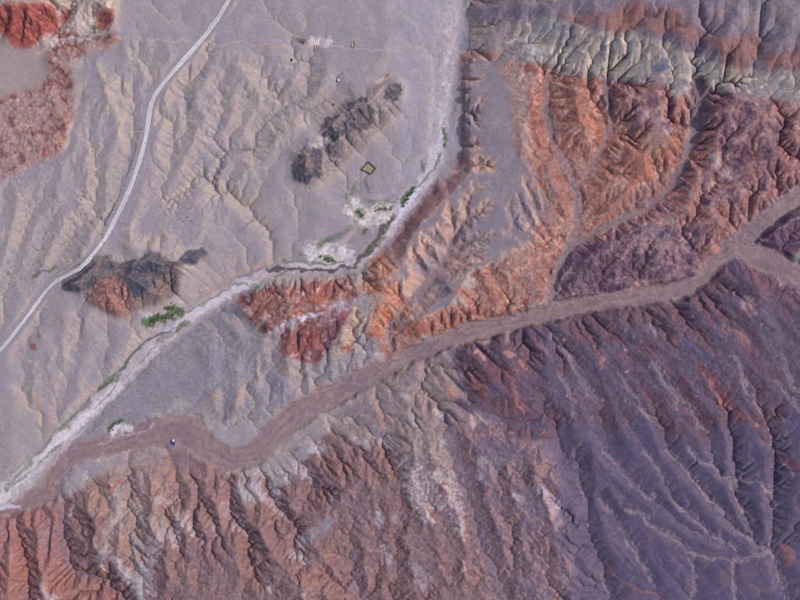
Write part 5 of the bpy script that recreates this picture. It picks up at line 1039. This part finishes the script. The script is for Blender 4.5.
    boulder('boulder', 338.4, 80, 1.1, plain_mat('white_quartz', (232,224,220), .8, .1, 2.), 'single white boulder on the plain above the red tent', 4)
    conc = plain_mat('tan_concrete', (186,160,138), .9, .1, 1.5); drk = plain_mat('brown_earth_fill', (124,88,72), .95, .2, 1.)
    for (px, py), lb in (((316.2, 46.5), 'short brown culvert crossing the old track beside the white salt patch'), ((353.2, 44.6), 'short brown culvert crossing the old track, right of the white salt patch')):
        x, y = lay(px, py); cu = tag(empty('culvert', x, y, ground_z(x, y), rng.uniform(-.1, .1)), lb, 'culvert', 'culverts under the old track')
        rbox('earth_fill', .55, 0, .25, 1.2, 6.0, 1.0, drk, cu, .25, .7)
        rbox('slab', -.75, 0, .2, 1.3, 5.4, .9, conc, cu, .1, .9)
        for sy in (-1, 1): rbox('headwall', 0, sy * 3.05, .3, 3.0, .4, 1.0, conc, cu, .06)
    # -------------------------------------------------------------- shrubs and green growth
    def shrub_mesh(name, seed, leaf, mats):
        r_ = random.Random(seed); V = []; Fc = []; mi = []
        for i in range(5):                               # twigs
            a = r_.uniform(0, 6.28); e = r_.uniform(.5, 1.2); L1 = r_.uniform(.6, .95)
            tip = (L1 * math.cos(e) * math.cos(a), L1 * math.cos(e) * math.sin(a), L1 * math.sin(e)); b = len(V)
            V += [(-.04, 0, -.15), (.04, -.03, -.15), (0, .05, -.15), tip]; Fc += [(b, b + 1, b + 3), (b + 1, b + 2, b + 3), (b + 2, b, b + 3)]; mi += [1] * 3
        for i in range(44):                              # leaf sprays through the crown
            a = r_.uniform(0, 6.28); u_ = r_.uniform(0, 1) ** .6; z = r_.uniform(.08, .85)
            rr = u_ * math.sqrt(max(.05, 1 - (z - .25) ** 2 * 1.3)) * r_.uniform(.8, 1.1)
            c0 = (rr * math.cos(a), rr * math.sin(a), z); sz = leaf * r_.uniform(.7, 1.4); b = len(V)
            q1 = [r_.uniform(-1, 1) for _ in range(3)]; q2 = [r_.uniform(-1, 1) for _ in range(3)]
            for s1, s2 in ((-1, -.4), (0, -1), (1, .3), (.1, 1)): V.append(tuple(c0[k_] + sz * (q1[k_] * s1 + q2[k_] * s2) * (.6 if k_ == 2 else 1) for k_ in range(3)))
            Fc.append((b, b + 1, b + 2, b + 3)); mi.append(0)
        me = bpy.data.meshes.new(name); me.from_pydata(V, [], Fc); me.update()
        for m_ in mats: me.materials.append(m_)
        me.polygons.foreach_set('material_index', mi)
        return me
    twig = plain_mat('grey_twig_bark', (92,80,70), .95, .2, 4.)
    drym = plain_mat('grey_green_shrub_leaf', (112,106,90), .9, .25, 3.); gm = plain_mat('green_bush_leaf', (60,86,50), .85, .3, 3., 0., (88,110,66)); olm = plain_mat('olive_reed_blade', (104,112,72), .9, .2, 2., 0., (84,112,62)); gm2 = plain_mat('green_grass_blade', (72,96,60), .9, .2, 2., 0., (100,116,78))
    dry_v = [shrub_mesh('shrub', 40 + i, .26, (drym, twig)) for i in range(5)]; gm3 = plain_mat('olive_bush_leaf', (92,100,66), .9, .25, 3.)
    grn_v = [shrub_mesh('bush', 60 + i, .30, (gm if i % 3 else gm3, twig)) for i in range(6)]
    def scatter(lines, n, spread, variants, name, cat, label, group, r0, r1, seed):
        r_ = random.Random(seed); tot = []
        for L_ in lines:
            for a, b in (zip(L_[:-1], L_[1:]) if len(L_) > 1 else [(L_[0], L_[0])]): tot.append((max(2., math.dist(a, b)), a, b))
        sm_ = sum(t[0] for t in tot); used = []
        k_ = 0; tries = 0
        while k_ < n and tries < n * 20:
            tries += 1
            u_ = r_.uniform(0, sm_)
            for ln, a, b in tot:
                if u_ <= ln: break
                u_ -= ln
            f = u_ / ln; px = a[0] + (b[0] - a[0]) * f + r_.gauss(0, spread); py = a[1] + (b[1] - a[1]) * f + r_.gauss(0, spread)
            if any(math.dist((px, py), q) < r0 * 1.5 for q in used): continue
            used.append((px, py)); x, y = lay(px, py)
            o = bpy.data.objects.new(name, r_.choice(variants)); col.objects.link(o)
            rr = r_.uniform(r0, r1); o.location = (x, y, ground_z(x, y) + .02); o.scale = (rr, rr * r_.uniform(.85, 1.15), rr * r_.uniform(.7, .95)); o.rotation_euler = (0, 0, r_.uniform(0, 6.28))
            tag(o, label, cat, group); k_ += 1
    for a in [
     ([[(68,220),(70,232),(66,244),(69,258)]], 22, 2.0, 'small dark shrub on the pale strip between the dirt road and the lower left plain', 'shrubs on the pale strip left of the road'),
     ([[(54,232),(44,246),(34,262),(30,276)], [(48,252),(38,268)]], 26, 2.6, 'small dark shrub in the gully left of the dark slate hill', 'shrubs in the gully left of the slate hill'),
     ([[(22,208),(18,232),(14,258),(6,280)], [(4,252),(12,280),(10,298)]], 34, 3.2, 'small dark shrub on the beige gully banks near the left edge', 'shrubs near the left edge'),
     ([[(92,152),(94,172),(84,190),(80,210),(92,226)], [(100,230),(106,246)]], 24, 2.4, 'small shrub on the beige banks left of the straight stretch of road', 'shrubs on the banks left of the road'),
     ([[(172,198),(168,214)], [(182,218),(198,212)], [(240,228),(252,222)], [(120,178),(114,200)]], 18, 3.0, 'small shrub on the gravel between the road and the slate hill', 'shrubs above the slate hill'),
     ([[(4,465),(10,478),(12,486)], [(2,446),(14,452)]], 10, 2.4, 'dark shrub on the grey flat at the left end of the riverbed', 'shrubs on the flat at the river mouth'),
     ([[(74,486),(82,480),(92,476)], [(78,494),(90,488)], [(60,484),(66,476)]], 22, 2.6, 'small dark shrub on the flat above the lower left red hills', 'shrubs above the red hills'),
     ([[(168,486),(176,494),(170,512)], [(178,450),(174,462)]], 14, 2.0, 'small shrub on the scarp below the parked truck', 'shrubs below the truck'),
     ([[(713,498),(716,508)], [(755,586),(757,588)], [(700,456),(712,466)], [(745,484),(760,486)], [(610,500),(606,496)], [(592,462),(588,480)], [(735,452),(728,470)]], 26, 2.0, 'small dark shrub beside a pale drain on the purple slope', 'shrubs on the purple slope'),
     ([[(428,238),(436,246)], [(452,206),(458,226)], [(468,240),(492,238)], [(470,258),(482,252)], [(478,170),(492,162)], [(424,236),(416,248)]], 26, 2.2, 'tiny dark shrub at the head of a mesa gully', 'shrubs in the mesa gullies'),
    ]: scatter(a[0], a[1], a[2], dry_v, 'shrub', 'shrub', a[3], a[4], .45, .72, hash(a[1]) + len(a[3]))
    for a in [
     ([[(147,324),(156,319),(166,318),(180,311)], [(164,309),(176,307)], [(152,322),(160,315)]], 58, 1.7, 'green bush in the dense thicket on the river bank below the slate hill', 'bushes in the thicket below the slate hill'),
     ([[(403,205),(407,197),(414,187)]], 20, 1.0, 'bright green bush on the left bank where the river meets the mesa cliff', 'bushes opposite the mesa cliff'),
     ([[(364,232),(365,233)], [(359,210),(362,217)], [(376,210),(392,207)]], 16, 1.3, 'green bush on the white salt flat below the walled pen', 'bushes on the salt flat'),
     ([[(326,259),(334,260)], [(318,254),(322,258)]], 10, 1.2, 'green bush on the white salt beside the river bend', 'bushes beside the river bend'),
     ([[(109,431),(113,425),(122,421)]], 14, 1.1, 'green bush beside the bright white salt patch left of the truck', 'bushes beside the white salt patch'),
     ([[(298,41),(303,43)]], 4, .6, 'green bush beside the old track, left of its white salt patch', 'bushes beside the old track'),
    ]: scatter(a[0], a[1], a[2], grn_v, 'bush', 'bush', a[3], a[4], .6, 1.45, a[1])
    # low grass and reeds: uncountable, one object per stand
    def stand(name, line, w_, n, mat, label, seed):
        r_ = random.Random(seed); V = []; Fc = []
        segs = list(zip(line[:-1], line[1:])) if len(line) > 1 else [(line[0], line[0])]
        for i in range(n):
            a, b = r_.choice(segs); f = r_.random()
            px = a[0] + (b[0] - a[0]) * f + r_.gauss(0, w_ * .5); py = a[1] + (b[1] - a[1]) * f + r_.gauss(0, w_ * .5); x, y = un(px, py, 0)
            x, y = un(px, py, ground_z(x, y)); z = ground_z(x, y)
            for k_ in range(3):
                an = r_.uniform(0, 6.28); l_ = r_.uniform(.35, .8); hh = r_.uniform(.25, .6); b0 = len(V); q = .14
                V += [(x - q * math.sin(an), y + q * math.cos(an), z - .03), (x + q * math.sin(an), y - q * math.cos(an), z - .03), (x + l_ * math.cos(an), y + l_ * math.sin(an), z + hh)]; Fc.append((b0, b0 + 1, b0 + 2))
        tag(link_mesh(name, V, Fc, mat), label, 'grass', kind='stuff')
    for i, (L_, w_, a_) in enumerate(GREEN):
        ln = sum(math.dist(p, q) for p, q in zip(L_[:-1], L_[1:])) + 2 * w_
        stand('bank_grass', L_, w_ * .9, int(ln * w_ * (2.2 if a_ >= .6 else 1.0)), gm2 if a_ >= .6 else olm, 'low green grass growing along the riverbed' if L_[0][1] > 60 else 'low green grass beside the old track', 500 + i)
print('built', round(time.time() - T0, 1))
